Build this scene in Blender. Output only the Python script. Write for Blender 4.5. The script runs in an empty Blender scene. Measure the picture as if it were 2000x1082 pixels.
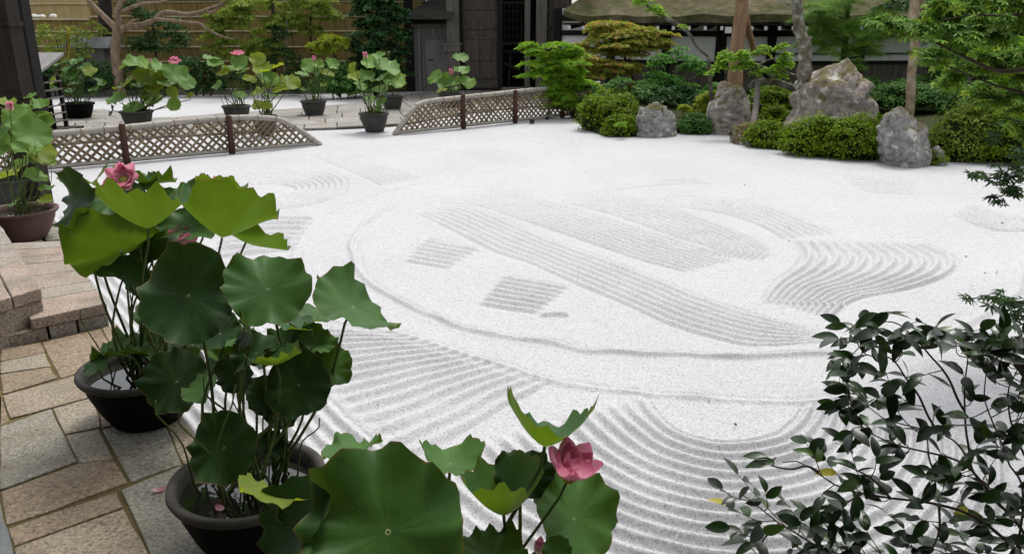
import bpy, math, random
import numpy as np
from mathutils import Vector, Matrix

# ------------------------------------------------------------------ camera, sky, sun, exposure
scene = bpy.context.scene
COL = scene.collection
CAM_H = 2.0                    # eye height above the gravel
PITCH = math.radians(17.9)     # looking down
FOC = 1550.0                   # focal length in pixels of the 2000 px wide photograph
PW, PH = 2000.0, 1082.0

cam_data = bpy.data.cameras.new('camera')
cam = bpy.data.objects.new('camera', cam_data)
COL.objects.link(cam)
cam.location = (0, 0, CAM_H)
cam.rotation_euler = (math.pi / 2 - PITCH, 0, 0)
cam_data.sensor_fit = 'HORIZONTAL'
cam_data.sensor_width = 36.0
cam_data.lens = 36.0 * FOC / PW
cam_data.clip_start = 0.05
cam_data.clip_end = 3000
scene.camera = cam

SUN_ELEV, SUN_AZ = 63.0, 18.0      # azimuth measured from +Y (ahead) towards +X
world = bpy.data.worlds.new('World')
scene.world = world
world.use_nodes = True
wn = world.node_tree
wn.nodes.clear()
w_sky = wn.nodes.new('ShaderNodeTexSky')
w_sky.sky_type = 'NISHITA'
w_sky.sun_disc = False
w_sky.sun_elevation = math.radians(SUN_ELEV)
w_sky.sun_rotation = math.radians(SUN_AZ)
w_sky.air_density = 1.0
w_sky.dust_density = 3.0
w_sky.ozone_density = 0.6
w_hs = wn.nodes.new('ShaderNodeHueSaturation')     # thin cloud: an almost colourless sky
w_hs.inputs['Saturation'].default_value = 0.22
w_bg = wn.nodes.new('ShaderNodeBackground')
w_bg.inputs['Strength'].default_value = 0.15
w_out = wn.nodes.new('ShaderNodeOutputWorld')
wn.links.new(w_sky.outputs[0], w_hs.inputs['Color'])
wn.links.new(w_hs.outputs[0], w_bg.inputs['Color'])
wn.links.new(w_bg.outputs[0], w_out.inputs['Surface'])

sun_data = bpy.data.lights.new('sun', 'SUN')
sun_data.energy = 1.3
sun_data.angle = math.radians(14)
sun_data.color = (1.0, 0.97, 0.92)
sun = bpy.data.objects.new('sun', sun_data)
COL.objects.link(sun)
_e, _a = math.radians(SUN_ELEV), math.radians(SUN_AZ)
_sd = Vector((math.sin(_a) * math.cos(_e), math.cos(_a) * math.cos(_e), math.sin(_e)))
sun.rotation_euler = _sd.to_track_quat('Z', 'Y').to_euler()
sun.location = _sd * 60

scene.view_settings.view_transform = 'Standard'
scene.view_settings.look = 'None'
scene.view_settings.gamma = 1.0
scene.view_settings.use_curve_mapping = False
scene.view_settings.exposure = 0.85
scene.render.engine = 'CYCLES'
scene.cycles.max_bounces = 6
scene.cycles.diffuse_bounces = 3
scene.cycles.glossy_bounces = 2
scene.cycles.transmission_bounces = 4
scene.cycles.transparent_max_bounces = 4
scene.cycles.use_denoising = True

# ------------------------------------------------------------------ survey helpers: read a point of the place off the photograph
_ca, _sa = math.cos(PITCH), math.sin(PITCH)
def ray(px, py):
    u, v = (px - PW / 2) / FOC, -(py - PH / 2) / FOC
    return np.array([u, _ca + v * _sa, -_sa + v * _ca])
def G(px, py, z=0.0):                      # the point at height z
    d = ray(px, py)
    return np.array([0, 0, CAM_H]) + d * ((z - CAM_H) / d[2])
def D(px, py, Y):                          # the point at distance Y ahead
    d = ray(px, py)
    return np.array([0, 0, CAM_H]) + d * (Y / d[1])
def proj(P):
    P = np.asarray(P, float)
    x, y, z = P[..., 0], P[..., 1], P[..., 2] - CAM_H
    w = y * _ca - z * _sa
    return PW / 2 + FOC * x / w, PH / 2 - FOC * (y * _sa + z * _ca) / w
def mpp(P):                                # metres per photo pixel there
    return (P[1] * _ca - (P[2] - CAM_H) * _sa) / FOC

rng = np.random.default_rng(7)
random.seed(7)

# ------------------------------------------------------------------ object helpers
def tag(o, label=None, cat=None, group=None, kind=None):
    if label: o['label'] = label
    if cat: o['category'] = cat
    if group: o['group'] = group
    if kind: o['kind'] = kind
    return o
def thing(name, label, cat, loc=(0, 0, 0), group=None, kind=None):
    o = bpy.data.objects.new(name, None)
    o.empty_display_size = 0.1
    COL.objects.link(o)
    o.location = tuple(float(c) for c in loc)
    return tag(o, label, cat, group, kind)
def root_of(o):
    while o.parent: o = o.parent
    return o
def link_mesh(name, me, mat, parent=None):
    o = bpy.data.objects.new(name, me)
    COL.objects.link(o)
    if mat is not None and len(me.materials) == 0: me.materials.append(mat)
    if parent is not None: o.parent = parent
    return o
def raw_mesh(name, V, F, smooth=False):
    me = bpy.data.meshes.new(name)
    V = np.asarray(V, float)
    if isinstance(F, np.ndarray):
        n, k = F.shape
        me.vertices.add(len(V)); me.vertices.foreach_set('co', V.astype(np.float32).ravel())
        me.loops.add(n * k); me.loops.foreach_set('vertex_index', F.astype(np.int32).ravel())
        me.polygons.add(n)
        me.polygons.foreach_set('loop_start', np.arange(0, n * k, k, dtype=np.int32))
        me.polygons.foreach_set('loop_total', np.full(n, k, dtype=np.int32))
        me.update(calc_edges=True)
    else:
        me.from_pydata(V.tolist(), [], F)
    if smooth:
        me.polygons.foreach_set('use_smooth', np.ones(len(me.polygons), dtype=bool))
    me.update()
    return me
def obj(name, V, F, mat, parent=None, smooth=False, attr=None):
    """a mesh given in world coordinates; as a child it is stored relative to its thing's base"""
    V = np.asarray(V, float)
    if parent is not None:
        V = V - np.array(root_of(parent).location)
    me = raw_mesh(name, V, F, smooth)
    if attr is not None:
        a = me.attributes.new('rnd', 'FLOAT', 'POINT')
        a.data.foreach_set('value', np.asarray(attr, np.float32))
    return link_mesh(name, me, mat, parent)

class MB:
    def __init__(s): s.V, s.F = [], []
    def add(s, V, F):
        b = len(s.V)
        s.V += [tuple(map(float, v)) for v in V]
        s.F += [tuple(int(i) + b for i in f) for f in F]
        return s
    def box(s, c, size, rz=0.0, M=None):
        hx, hy, hz = size[0] / 2, size[1] / 2, size[2] / 2
        V = np.array([(x, y, z) for z in (-hz, hz) for (x, y) in ((-hx, -hy), (hx, -hy), (hx, hy), (-hx, hy))])
        if M is not None: V = V @ np.asarray(M).T
        elif rz: V = V @ np.array(Matrix.Rotation(rz, 3, 'Z')).T
        return s.add(V + np.asarray(c, float), [(3, 2, 1, 0), (4, 5, 6, 7), (0, 1, 5, 4), (1, 2, 6, 5), (2, 3, 7, 6), (3, 0, 4, 7)])
    def bar(s, a, b, w, h, up=(0, 0, 1)):      # box beam from a to b
        a, b = np.asarray(a, float), np.asarray(b, float)
        d = b - a; L = np.linalg.norm(d); d = d / L
        u = np.asarray(up, float); side = np.cross(d, u)
        if np.linalg.norm(side) < 1e-5: side = np.array([1.0, 0, 0])
        side /= np.linalg.norm(side); u = np.cross(side, d)
        return s.box((a + b) / 2, (L, w, h), M=np.stack([d, side, u], 1))
    def tube(s, pts, rad, seg=8, cap=True):
        pts = np.asarray(pts, float); n = len(pts)
        rad = np.full(n, rad, float) if np.isscalar(rad) else np.asarray(rad, float)
        t = np.gradient(pts, axis=0); t /= np.linalg.norm(t, axis=1)[:, None] + 1e-12
        ref = np.array([0, 0, 1.0]) if abs(t[0][2]) < 0.9 else np.array([1.0, 0, 0])
        n0 = np.cross(t[0], ref); n0 /= np.linalg.norm(n0)
        V = []
        for i in range(n):
            n0 = n0 - t[i] * np.dot(n0, t[i]); n0 /= np.linalg.norm(n0) + 1e-12
            b = np.cross(t[i], n0)
            for k in range(seg):
                a = 2 * math.pi * k / seg
                V.append(pts[i] + rad[i] * (n0 * math.cos(a) + b * math.sin(a)))
        F = [(i * seg + k, i * seg + (k + 1) % seg, (i + 1) * seg + (k + 1) % seg, (i + 1) * seg + k) for i in range(n - 1) for k in range(seg)]
        if cap: F += [tuple(range(seg))[::-1], tuple((n - 1) * seg + k for k in range(seg))]
        return s.add(V, F)
    def lathe(s, prof, c, seg=32, wob=0.0):
        V, F, n = [], [], len(prof)
        for k in range(seg):
            a = 2 * math.pi * k / seg
            for (r, z) in prof:
                V.append((c[0] + r * math.cos(a), c[1] + r * math.sin(a), c[2] + z))
        for k in range(seg):
            k2 = (k + 1) % seg
            for i in range(n - 1):
                F.append((k * n + i, k2 * n + i, k2 * n + i + 1, k * n + i + 1))
        return s.add(V, F)
    def prism(s, poly, z0, z1, bev=0.0):
        p = np.asarray(poly, float)[:, :2]; n = len(p)
        A = 0.5 * np.sum(p[:, 0] * np.roll(p[:, 1], -1) - np.roll(p[:, 0], -1) * p[:, 1])
        if A < 0: p = p[::-1]
        rings = [(p, z0), (p, z1 - bev)]
        if bev:
            d1 = np.roll(p, -1, 0) - p; d1 /= np.linalg.norm(d1, axis=1)[:, None] + 1e-9
            d0 = np.roll(d1, 1, 0)
            n1 = np.stack([-d1[:, 1], d1[:, 0]], 1); n0 = np.stack([-d0[:, 1], d0[:, 0]], 1)
            m = (n1 + n0); m /= np.maximum((m * n1).sum(1), 0.3)[:, None]
            rings.append((p + m * bev, z1))
        V = [(q[0], q[1], z) for r, z in rings for q in r]
        F = [tuple(range(n))[::-1]]
        for k in range(len(rings) - 1):
            F += [(k * n + i, k * n + (i + 1) % n, (k + 1) * n + (i + 1) % n, (k + 1) * n + i) for i in range(n)]
        F.append(tuple((len(rings) - 1) * n + i for i in range(n)))
        return s.add(V, F)
    def build(s, name, mat, parent=None, smooth=False):
        return obj(name, s.V, s.F, mat, parent, smooth)

def spline(pts, n=40):
    """Catmull-Rom through pts, n samples evenly along the length"""
    p = np.asarray(pts, float)
    if len(p) == 2:
        return p[0] + (p[1] - p[0]) * np.linspace(0, 1, n)[:, None]
    q = np.vstack([2 * p[0] - p[1], p, 2 * p[-1] - p[-2]])
    out = []
    for i in range(1, len(q) - 2):
        t = np.linspace(0, 1, 16, endpoint=False)[:, None]
        a, b, c, d = q[i - 1], q[i], q[i + 1], q[i + 2]
        out.append(0.5 * (2 * b + (c - a) * t + (2 * a - 5 * b + 4 * c - d) * t ** 2 + (3 * b - a - 3 * c + d) * t ** 3))
    out.append(p[-1:])
    o = np.vstack(out)
    s = np.concatenate([[0], np.cumsum(np.linalg.norm(np.diff(o, axis=0), axis=1))])
    u = np.linspace(0, s[-1], n)
    return np.stack([np.interp(u, s, o[:, k]) for k in range(o.shape[1])], 1)

# smooth value noise on numpy points
_perm = np.random.default_rng(3).random((64, 64, 64))
def vnoise(P, scale=1.0, seed=0):
    q = np.asarray(P, float) * scale + seed * 7.31
    i = np.floor(q).astype(int); f = q - i; f = f * f * (3 - 2 * f); i &= 63
    j = (i + 1) & 63
    x0, y0, z0, x1, y1, z1 = i[..., 0], i[..., 1], i[..., 2], j[..., 0], j[..., 1], j[..., 2]
    fx, fy, fz = f[..., 0], f[..., 1], f[..., 2]
    L = lambda a, b, t: a + (b - a) * t
    return L(L(L(_perm[x0, y0, z0], _perm[x1, y0, z0], fx), L(_perm[x0, y1, z0], _perm[x1, y1, z0], fx), fy),
             L(L(_perm[x0, y0, z1], _perm[x1, y0, z1], fx), L(_perm[x0, y1, z1], _perm[x1, y1, z1], fx), fy), fz) * 2 - 1

# ------------------------------------------------------------------ materials
class NT:
    def __init__(s, name):
        s.m = bpy.data.materials.new(name); s.m.use_nodes = True
        s.t = s.m.node_tree; s.t.nodes.clear()
        s.out = s.t.nodes.new('ShaderNodeOutputMaterial')
    def n(s, typ, **kw):
        nd = s.t.nodes.new(typ)
        for k, v in kw.items():
            if k.startswith('i_'): nd.inputs[k[2:].replace('_', ' ')].default_value = v
            else: setattr(nd, k, v)
        return nd
    def l(s, a, b): s.t.links.new(a, b)
    def coord(s, which='Object', scale=(1, 1, 1)):
        c = s.n('ShaderNodeTexCoord')
        if which == 'World':
            g = s.n('ShaderNodeNewGeometry'); src = g.outputs['Position']
        else: src = c.outputs[which]
        if tuple(scale) == (1, 1, 1): return src
        mp = s.n('ShaderNodeMapping'); mp.inputs['Scale'].default_value = scale
        s.l(src, mp.inputs['Vector']); return mp.outputs[0]
    def noise(s, vec, scale, detail=3, rough=0.55, out='Fac'):
        nd = s.n('ShaderNodeTexNoise'); nd.inputs['Scale'].default_value = scale
        nd.inputs['Detail'].default_value = detail; nd.inputs['Roughness'].default_value = rough
        s.l(vec, nd.inputs['Vector']); return nd.outputs[out]
    def ramp(s, fac, stops, interp='LINEAR'):
        r = s.n('ShaderNodeValToRGB'); cr = r.color_ramp; cr.interpolation = interp
        while len(cr.elements) < len(stops): cr.elements.new(0.5)
        for e, (p, c) in zip(cr.elements, stops):
            e.position = p; e.color = (c[0], c[1], c[2], 1) if not np.isscalar(c) else (c, c, c, 1)
        s.l(fac, r.inputs[0]); return r.outputs[0]
    def mix(s, fac, a, b, mode='MIX'):
        m = s.n('ShaderNodeMix', data_type='RGBA', blend_type=mode)
        for sock, v in ((m.inputs[0], fac), (m.inputs[6], a), (m.inputs[7], b)):
            if hasattr(v, 'is_linked'): s.l(v, sock)
            elif np.isscalar(v): sock.default_value = v
            else: sock.default_value = (v[0], v[1], v[2], 1)
        return m.outputs[2]
    def math(s, op, a, b=None):
        m = s.n('ShaderNodeMath', operation=op)
        for sock, v in zip(m.inputs, (a, b)):
            if v is None: continue
            if hasattr(v, 'is_linked'): s.l(v, sock)
            else: sock.default_value = v
        return m.outputs[0]
    def bump(s, h, dist, strength=1.0, nrm=None):
        b = s.n('ShaderNodeBump'); b.inputs['Distance'].default_value = dist; b.inputs['Strength'].default_value = strength
        s.l(h, b.inputs['Height'])
        if nrm is not None: s.l(nrm, b.inputs['Normal'])
        return b.outputs[0]
    def bsdf(s, col, rough=0.8, spec=0.3, nrm=None, **kw):
        b = s.n('ShaderNodeBsdfPrincipled')
        for k, v in (('Base Color', col), ('Roughness', rough), ('Specular IOR Level', spec)):
            if hasattr(v, 'is_linked'): s.l(v, b.inputs[k])
            elif np.isscalar(v): b.inputs[k].default_value = v
            else: b.inputs[k].default_value = (v[0], v[1], v[2], 1)
        if nrm is not None: s.l(nrm, b.inputs['Normal'])
        for k, v in kw.items(): b.inputs[k.replace('_', ' ')].default_value = v
        return b.outputs[0]
    def done(s, shader):
        s.l(shader, s.out.inputs['Surface']); return s.m

def m_simple(name, c1, c2, scale=8, rough=0.8, spec=0.25, bump=0.004, stretch=(1, 1, 1), coord='Object', c3=None, fine=60, detail=5, var=0.0):
    t = NT(name); v = t.coord(coord, stretch)
    f = t.noise(v, scale, detail, 0.6)
    stops = [(0.3, c1), (0.7, c2)] if c3 is None else [(0.28, c1), (0.5, c2), (0.72, c3)]
    c = t.ramp(f, stops)
    g = t.noise(v, fine, 3, 0.6)
    c = t.mix(0.45, c, t.ramp(g, [(0.25, 0.45), (0.75, 1.0)]), 'MULTIPLY')
    if var:
        oi = t.n('ShaderNodeObjectInfo')
        c = t.mix(1.0, c, t.ramp(oi.outputs['Random'], [(0, 1 - var), (1, 1.0)]), 'MULTIPLY')
    nr = t.bump(t.mix(0.5, f, g), bump) if bump else None
    return t.done(t.bsdf(c, rough, spec, nr))

def m_leaf(name, cols, under=None, rough=0.5, spec=0.10, trans=0.3, tcol=None, use='attr', scale=6):
    """leaf: colour varies leaf by leaf (attribute or object random); light passes through the blade"""
    t = NT(name)
    if use == 'attr':
        a = t.n('ShaderNodeAttribute'); a.attribute_name = 'rnd'; r = a.outputs['Fac']
    else:
        oi = t.n('ShaderNodeObjectInfo'); r = oi.outputs['Random']
    n = len(cols)
    c = t.ramp(r, [(i / (n - 1), k) for i, k in enumerate(cols)])
    nz = t.noise(t.coord('Object'), scale, 2)
    c = t.mix(0.35, c, t.ramp(nz, [(0.3, 0.55), (0.7, 1.0)]), 'MULTIPLY')
    if under is not None:
        g = t.n('ShaderNodeNewGeometry'); c = t.mix(g.outputs['Backfacing'], c, under)
    p = t.bsdf(c, rough, spec)
    tr = t.n('ShaderNodeBsdfTranslucent')
    tc = t.mix(1.0, c, tcol if tcol else (1.0, 1.0, 0.55), 'MULTIPLY')
    tc = t.mix(1.0, tc, (1.6, 1.6, 1.6), 'MULTIPLY')
    t.l(tc, tr.inputs['Color'])
    mx = t.n('ShaderNodeMixShader'); mx.inputs[0].default_value = trans
    t.l(p, mx.inputs[1]); t.l(tr.outputs[0], mx.inputs[2])
    return t.done(mx.outputs[0])

M = {}
def build_materials():
    # white raked gravel: pale grains with darker ones between
    t = NT('white_gravel'); v = t.coord('World')
    vo = t.n('ShaderNodeTexVoronoi'); vo.inputs['Scale'].default_value = 130; t.l(v, vo.inputs['Vector'])
    v2 = t.n('ShaderNodeTexVoronoi'); v2.inputs['Scale'].default_value = 260; t.l(v, v2.inputs['Vector'])
    sx = t.n('ShaderNodeSeparateColor'); t.l(vo.outputs['Color'], sx.inputs[0])
    s2 = t.n('ShaderNodeSeparateColor'); t.l(v2.outputs['Color'], s2.inputs[0])
    gm = t.math('ADD', t.math('MULTIPLY', sx.outputs[0], 0.55), t.math('MULTIPLY', s2.outputs[0], 0.45))
    grain = t.ramp(gm, [(0.08, (0.22, 0.22, 0.225)), (0.25, (0.35, 0.35, 0.355)), (0.5, (0.435, 0.435, 0.44)), (0.9, (0.52, 0.515, 0.51))])
    big = t.noise(v, 0.7, 4)
    c = t.mix(1.0, grain, t.ramp(big, [(0.3, (0.92, 0.92, 0.93)), (0.7, 1.0)]), 'MULTIPLY')
    fine = t.noise(v, 190, 2, 0.7)
    h = t.mix(0.5, vo.outputs['Distance'], fine)
    M['gravel'] = t.done(t.bsdf(c, 0.9, 0.2, t.bump(h, 0.0025, 0.6)))

    # granite paving: each stone its own tint from the object's random value
    def granite(name, tints, coarse=1.0):
        t = NT(name); v = t.coord('World')
        oi = t.n('ShaderNodeObjectInfo')
        n = len(tints)
        base = t.ramp(oi.outputs['Random'], [(i / n, k) for i, k in enumerate(tints)], 'CONSTANT')
        blot = t.noise(v, 5 * coarse, 4)
        c = t.mix(0.55, base, t.ramp(blot, [(0.3, (0.62, 0.50, 0.38)), (0.5, (0.95, 0.90, 0.82)), (0.7, (1.0, 1.0, 0.98))]), 'MULTIPLY')
        sp = t.noise(v, 62 * coarse, 4, 0.8)
        c = t.mix(1.0, c, t.ramp(sp, [(0.34, 0.18), (0.44, 0.66), (0.56, 1.0), (0.68, 1.5)]), 'MULTIPLY')
        st = t.noise(v, 1.6, 5, 0.7)
        c = t.mix(t.ramp(st, [(0.50, 0.0), (0.70, 0.65)]), c, (0.11, 0.10, 0.07))
        return t.done(t.bsdf(c, 0.75, 0.3, t.bump(t.mix(0.6, blot, sp), 0.006, 0.8)))
    M['granite'] = granite('granite_paving', [(0.2652, 0.2145, 0.1521), (0.2340, 0.2223, 0.1833), (0.2730, 0.2301, 0.1716), (0.2028, 0.2028, 0.1755), (0.2418, 0.1872, 0.1287), (0.2808, 0.2496, 0.1950)])
    M['granite_step'] = granite('granite_step', [(0.31, 0.265, 0.22), (0.34, 0.27, 0.225), (0.30, 0.275, 0.235), (0.33, 0.26, 0.215), (0.31, 0.275, 0.24)])
    M['path_stone'] = granite('path_stone', [(0.27, 0.262, 0.24), (0.30, 0.29, 0.265), (0.25, 0.245, 0.235), (0.31, 0.30, 0.28), (0.28, 0.272, 0.255)], 0.6)
    M['mortar'] = m_simple('mossy_joint', (0.0741, 0.0585, 0.0234), (0.1326, 0.1053, 0.0429), 9, 0.95, 0.1, 0.004, coord='World')
    M['soil'] = m_simple('garden_soil', (0.035, 0.03, 0.02), (0.06, 0.06, 0.03), 3, 0.95, 0.1, 0.02, coord='World')
    M['moss_bed'] = m_simple('mossy_bed', (0.022, 0.024, 0.011), (0.034, 0.046, 0.014), 2.5, 0.95, 0.1, 0.02, coord='World', c3=(0.036, 0.030, 0.019))

    # pots
    M['pot_dark'] = m_simple('dark_glazed_pot', (0.0035, 0.0033, 0.003), (0.008, 0.0072, 0.0065), 6, 0.7, 0.06, 0.002)
    M['pot_rim'] = m_simple('dusty_pot_rim', (0.035, 0.032, 0.027), (0.075, 0.068, 0.06), 9, 0.65, 0.12, 0.002)
    M['pot_brown'] = m_simple('brown_clay_pot', (0.0663, 0.0328, 0.0234), (0.1014, 0.0507, 0.0351), 7, 0.6, 0.3, 0.002)
    M['pot_far'] = m_simple('weathered_pot', (0.0390, 0.0406, 0.0351), (0.0663, 0.0663, 0.0585), 7, 0.7, 0.3, 0.002)
    t = NT('pot_water'); M['water'] = t.done(t.bsdf((0.012, 0.013, 0.010), 0.03, 0.6, t.bump(t.noise(t.coord('World'), 9, 2), 0.004, 0.25)))

    # lotus blade: blue-green above, yellow-green below, pale veins radiating from the navel
    def lotus(name, top_a, top_b, und_a, und_b, trans):
        t = NT(name)
        uv = t.n('ShaderNodeUVMap'); sep = t.n('ShaderNodeSeparateXYZ'); t.l(uv.outputs[0], sep.inputs[0])
        oi = t.n('ShaderNodeObjectInfo')
        ang = t.math('MULTIPLY', sep.outputs[0], 20.0)
        tri = t.math('ABSOLUTE', t.math('SUBTRACT', t.math('FRACT', ang), 0.5))
        wid = t.math('DIVIDE', 0.014, t.math('MAXIMUM', sep.outputs[1], 0.06))
        vein = t.math('LESS_THAN', tri, wid)
        nz = t.noise(t.coord('Object'), 9, 4)
        top = t.mix(t.ramp(nz, [(0.3, 0.0), (0.7, 1.0)]), top_a, top_b)
        top = t.mix(1.0, top, t.ramp(oi.outputs['Random'], [(0, (0.72, 0.75, 0.7)), (0.5, (1, 1, 1)), (1, (1.2, 1.12, 0.95))]), 'MULTIPLY')
        und = t.mix(oi.outputs['Random'], und_a, und_b)
        und = t.mix(0.5, und, t.ramp(nz, [(0.3, 0.7), (0.7, 1.0)]), 'MULTIPLY')
        top = t.mix(t.math('MULTIPLY', vein, 0.13), top, (0.16, 0.24, 0.10))
        und = t.mix(t.math('MULTIPLY', vein, 0.6), und, (0.055, 0.085, 0.02))
        navel = t.math('LESS_THAN', sep.outputs[1], 0.035)
        top = t.mix(navel, top, (0.30, 0.36, 0.16))
        # browning rim
        rim = t.math('MULTIPLY', t.math('GREATER_THAN', t.math('ADD', sep.outputs[1], t.math('MULTIPLY', nz, 0.12)), 1.045), 0.8)
        top = t.mix(rim, top, (0.12, 0.09, 0.03)); und = t.mix(rim, und, (0.12, 0.09, 0.03))
        g = t.n('ShaderNodeNewGeometry')
        c = t.mix(g.outputs['Backfacing'], top, und)
        n25 = t.noise(t.coord('Object'), 22, 3); p = t.bsdf(c, 0.5, 0.13, t.bump(t.mix(0.35, n25, vein), 0.008, 0.4))
        tr = t.n('ShaderNodeBsdfTranslucent')
        t.l(t.mix(1.0, und, (2.1, 2.1, 1.0), 'MULTIPLY'), tr.inputs['Color'])
        mx = t.n('ShaderNodeMixShader'); mx.inputs[0].default_value = trans
        t.l(p, mx.inputs[1]); t.l(tr.outputs[0], mx.inputs[2])
        return t.done(mx.outputs[0])
    M['lotus'] = lotus('lotus_leaf', (0.030, 0.084, 0.017), (0.060, 0.138, 0.031), (0.060, 0.115, 0.012), (0.09, 0.145, 0.016), 0.14)
    M['lotus_young'] = lotus('lotus_leaf_glow', (0.025, 0.075, 0.025), (0.040, 0.10, 0.035), (0.062, 0.118, 0.009), (0.092, 0.145, 0.013), 0.30)  # same leaf made more translucent, putting a backlit glow into chosen blades
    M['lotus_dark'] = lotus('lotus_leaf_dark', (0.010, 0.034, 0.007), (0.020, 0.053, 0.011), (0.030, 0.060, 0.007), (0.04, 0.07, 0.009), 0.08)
    M['lotus_far'] = lotus('lotus_leaf_pale', (0.085, 0.18, 0.040), (0.14, 0.245, 0.060), (0.10, 0.18, 0.035), (0.15, 0.22, 0.045), 0.22)
    M['lotus_yellow'] = lotus('lotus_leaf_yellow', (0.11, 0.165, 0.025), (0.16, 0.205, 0.035), (0.16, 0.205, 0.015), (0.20, 0.24, 0.022), 0.34)
    M['stalk'] = m_simple('lotus_stalk', (0.055, 0.085, 0.018), (0.10, 0.135, 0.032), 12, 0.6, 0.15, 0.001)
    M['stalk_dark'] = m_simple('lotus_stalk_dark', (0.0234, 0.0351, 0.0117), (0.0390, 0.0468, 0.0172), 12, 0.6, 0.3, 0.001)
    t = NT('lotus_petal')
    uv = t.n('ShaderNodeUVMap'); sep = t.n('ShaderNodeSeparateXYZ'); t.l(uv.outputs[0], sep.inputs[0])
    st = t.noise(t.coord('UV', (30, 1.2, 1)), 2.0, 2)
    c = t.ramp(sep.outputs[1], [(0.0, (0.78, 0.62, 0.46)), (0.25, (0.76, 0.50, 0.52)), (0.75, (0.72, 0.31, 0.40)), (1.0, (0.66, 0.18, 0.31))])
    c = t.mix(0.4, c, t.ramp(st, [(0.3, (0.8, 0.6, 0.65)), (0.7, (1.1, 1.05, 1.05))]), 'MULTIPLY')
    p = t.bsdf(c, 0.55, 0.25); tr = t.n('ShaderNodeBsdfTranslucent'); t.l(c, tr.inputs['Color'])
    mx = t.n('ShaderNodeMixShader'); mx.inputs[0].default_value = 0.5
    t.l(p, mx.inputs[1]); t.l(tr.outputs[0], mx.inputs[2]); M['petal'] = t.done(mx.outputs[0])
    M['stamen'] = m_simple('stamen', (0.4290, 0.2574, 0.0312), (0.5460, 0.3510, 0.0624), 40, 0.7, 0.2, 0)
    M['seedpod'] = m_simple('seed_pod', (0.30, 0.36, 0.06), (0.42, 0.45, 0.10), 30, 0.6, 0.2, 0)

    # wood, bamboo, bark, plaster
    M['wood_dark'] = m_simple('dark_timber', (0.0136, 0.0112, 0.0087), (0.0260, 0.0223, 0.0186), 4, 0.8, 0.2, 0.004, (3, 3, 0.35))
    M['wood_black'] = m_simple('black_timber', (0.0062, 0.0056, 0.0050), (0.0124, 0.0112, 0.0093), 4, 0.8, 0.2, 0.004, (3, 3, 0.35))
    M['wood_grey'] = m_simple('weathered_timber', (0.11, 0.097, 0.08), (0.22, 0.20, 0.17), 4, 0.85, 0.2, 0.005, (4, 4, 0.3))
    M['wood_panel'] = m_simple('old_door_boards', (0.06, 0.051, 0.040), (0.145, 0.125, 0.10), 3, 0.85, 0.2, 0.005, (5, 5, 0.3))
    M['grey_board'] = m_simple('grey_boards', (0.17, 0.165, 0.16), (0.27, 0.26, 0.25), 2, 0.85, 0.2, 0.004, (2, 2, 0.4))
    M['pillar'] = m_simple('brown_grey_pillar', (0.020, 0.016, 0.013), (0.036, 0.030, 0.025), 3, 0.8, 0.1, 0.004, (4, 4, 0.3))
    M['rail'] = m_simple('grey_bamboo_bundle', (0.27, 0.245, 0.205), (0.44, 0.41, 0.36), 5, 0.7, 0.2, 0.004, (1, 1, 6))
    M['slat'] = m_simple('split_bamboo_slat', (0.19, 0.14, 0.085), (0.32, 0.245, 0.16), 6, 0.7, 0.2, 0.002, var=0.4)
    M['post_red'] = m_simple('red_brown_post', (0.0484, 0.0211, 0.0125), (0.0897, 0.0413, 0.0250), 8, 0.7, 0.25, 0.004, (4, 4, 0.5))
    M['cord'] = m_simple('black_palm_cord', (0.02, 0.018, 0.015), (0.04, 0.035, 0.03), 30, 0.9, 0.1, 0)
    t = NT('bamboo_screen'); v = t.coord('World')
    w = t.n('ShaderNodeTexWave'); w.wave_type = 'BANDS'; w.bands_direction = 'X'
    w.inputs['Scale'].default_value = 9.0; w.inputs['Distortion'].default_value = 0.8; w.inputs['Detail'].default_value = 2; t.l(v, w.inputs['Vector'])
    bg = t.noise(t.coord('World', (6, 6, 0.5)), 2.2, 4)
    c = t.ramp(bg, [(0.3, (0.18, 0.125, 0.042)), (0.55, (0.28, 0.20, 0.07)), (0.75, (0.35, 0.26, 0.105))])
    c = t.mix(0.5, c, t.ramp(w.outputs['Fac'], [(0.0, 0.45), (0.35, 1.0)]), 'MULTIPLY')
    M['screen'] = t.done(t.bsdf(c, 0.8, 0.2, t.bump(w.outputs['Fac'], 0.01)))
    M['screen_pale'] = m_simple('pale_bamboo_screen', (0.42, 0.31, 0.13), (0.58, 0.46, 0.24), 3, 0.8, 0.2, 0.004, (6, 6, 0.4))
    M['screen_rail'] = m_simple('screen_rail', (0.45, 0.38, 0.21), (0.62, 0.54, 0.34), 5, 0.7, 0.25, 0.002)
    M['yellow_pole'] = m_simple('yellow_bamboo', (0.50, 0.33, 0.03), (0.62, 0.44, 0.06), 6, 0.5, 0.3, 0)
    M['plaster'] = m_simple('white_plaster', (0.68, 0.68, 0.66), (0.78, 0.78, 0.76), 1.2, 0.9, 0.15, 0.002, coord='World')
    t = NT('cypress_bark_roof'); v = t.coord('World')
    a = t.noise(v, 2.2, 6, 0.72); b = t.noise(t.coord('World', (1, 1, 4)), 4.5, 6, 0.8)
    c = t.ramp(a, [(0.34, (0.050, 0.062, 0.018)), (0.5, (0.10, 0.09, 0.045)), (0.66, (0.17, 0.135, 0.085))])
    c = t.mix(0.7, c, t.ramp(b, [(0.32, 0.35), (0.68, 1.2)]), 'MULTIPLY')
    M['roof'] = t.done(t.bsdf(c, 0.95, 0.1, t.bump(b, 0.03)))
    M['roof_grey'] = m_simple('grey_bark_roof', (0.06, 0.055, 0.045), (0.10, 0.095, 0.08), 3, 0.95, 0.1, 0.02, (1, 1, 4), coord='World')
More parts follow.
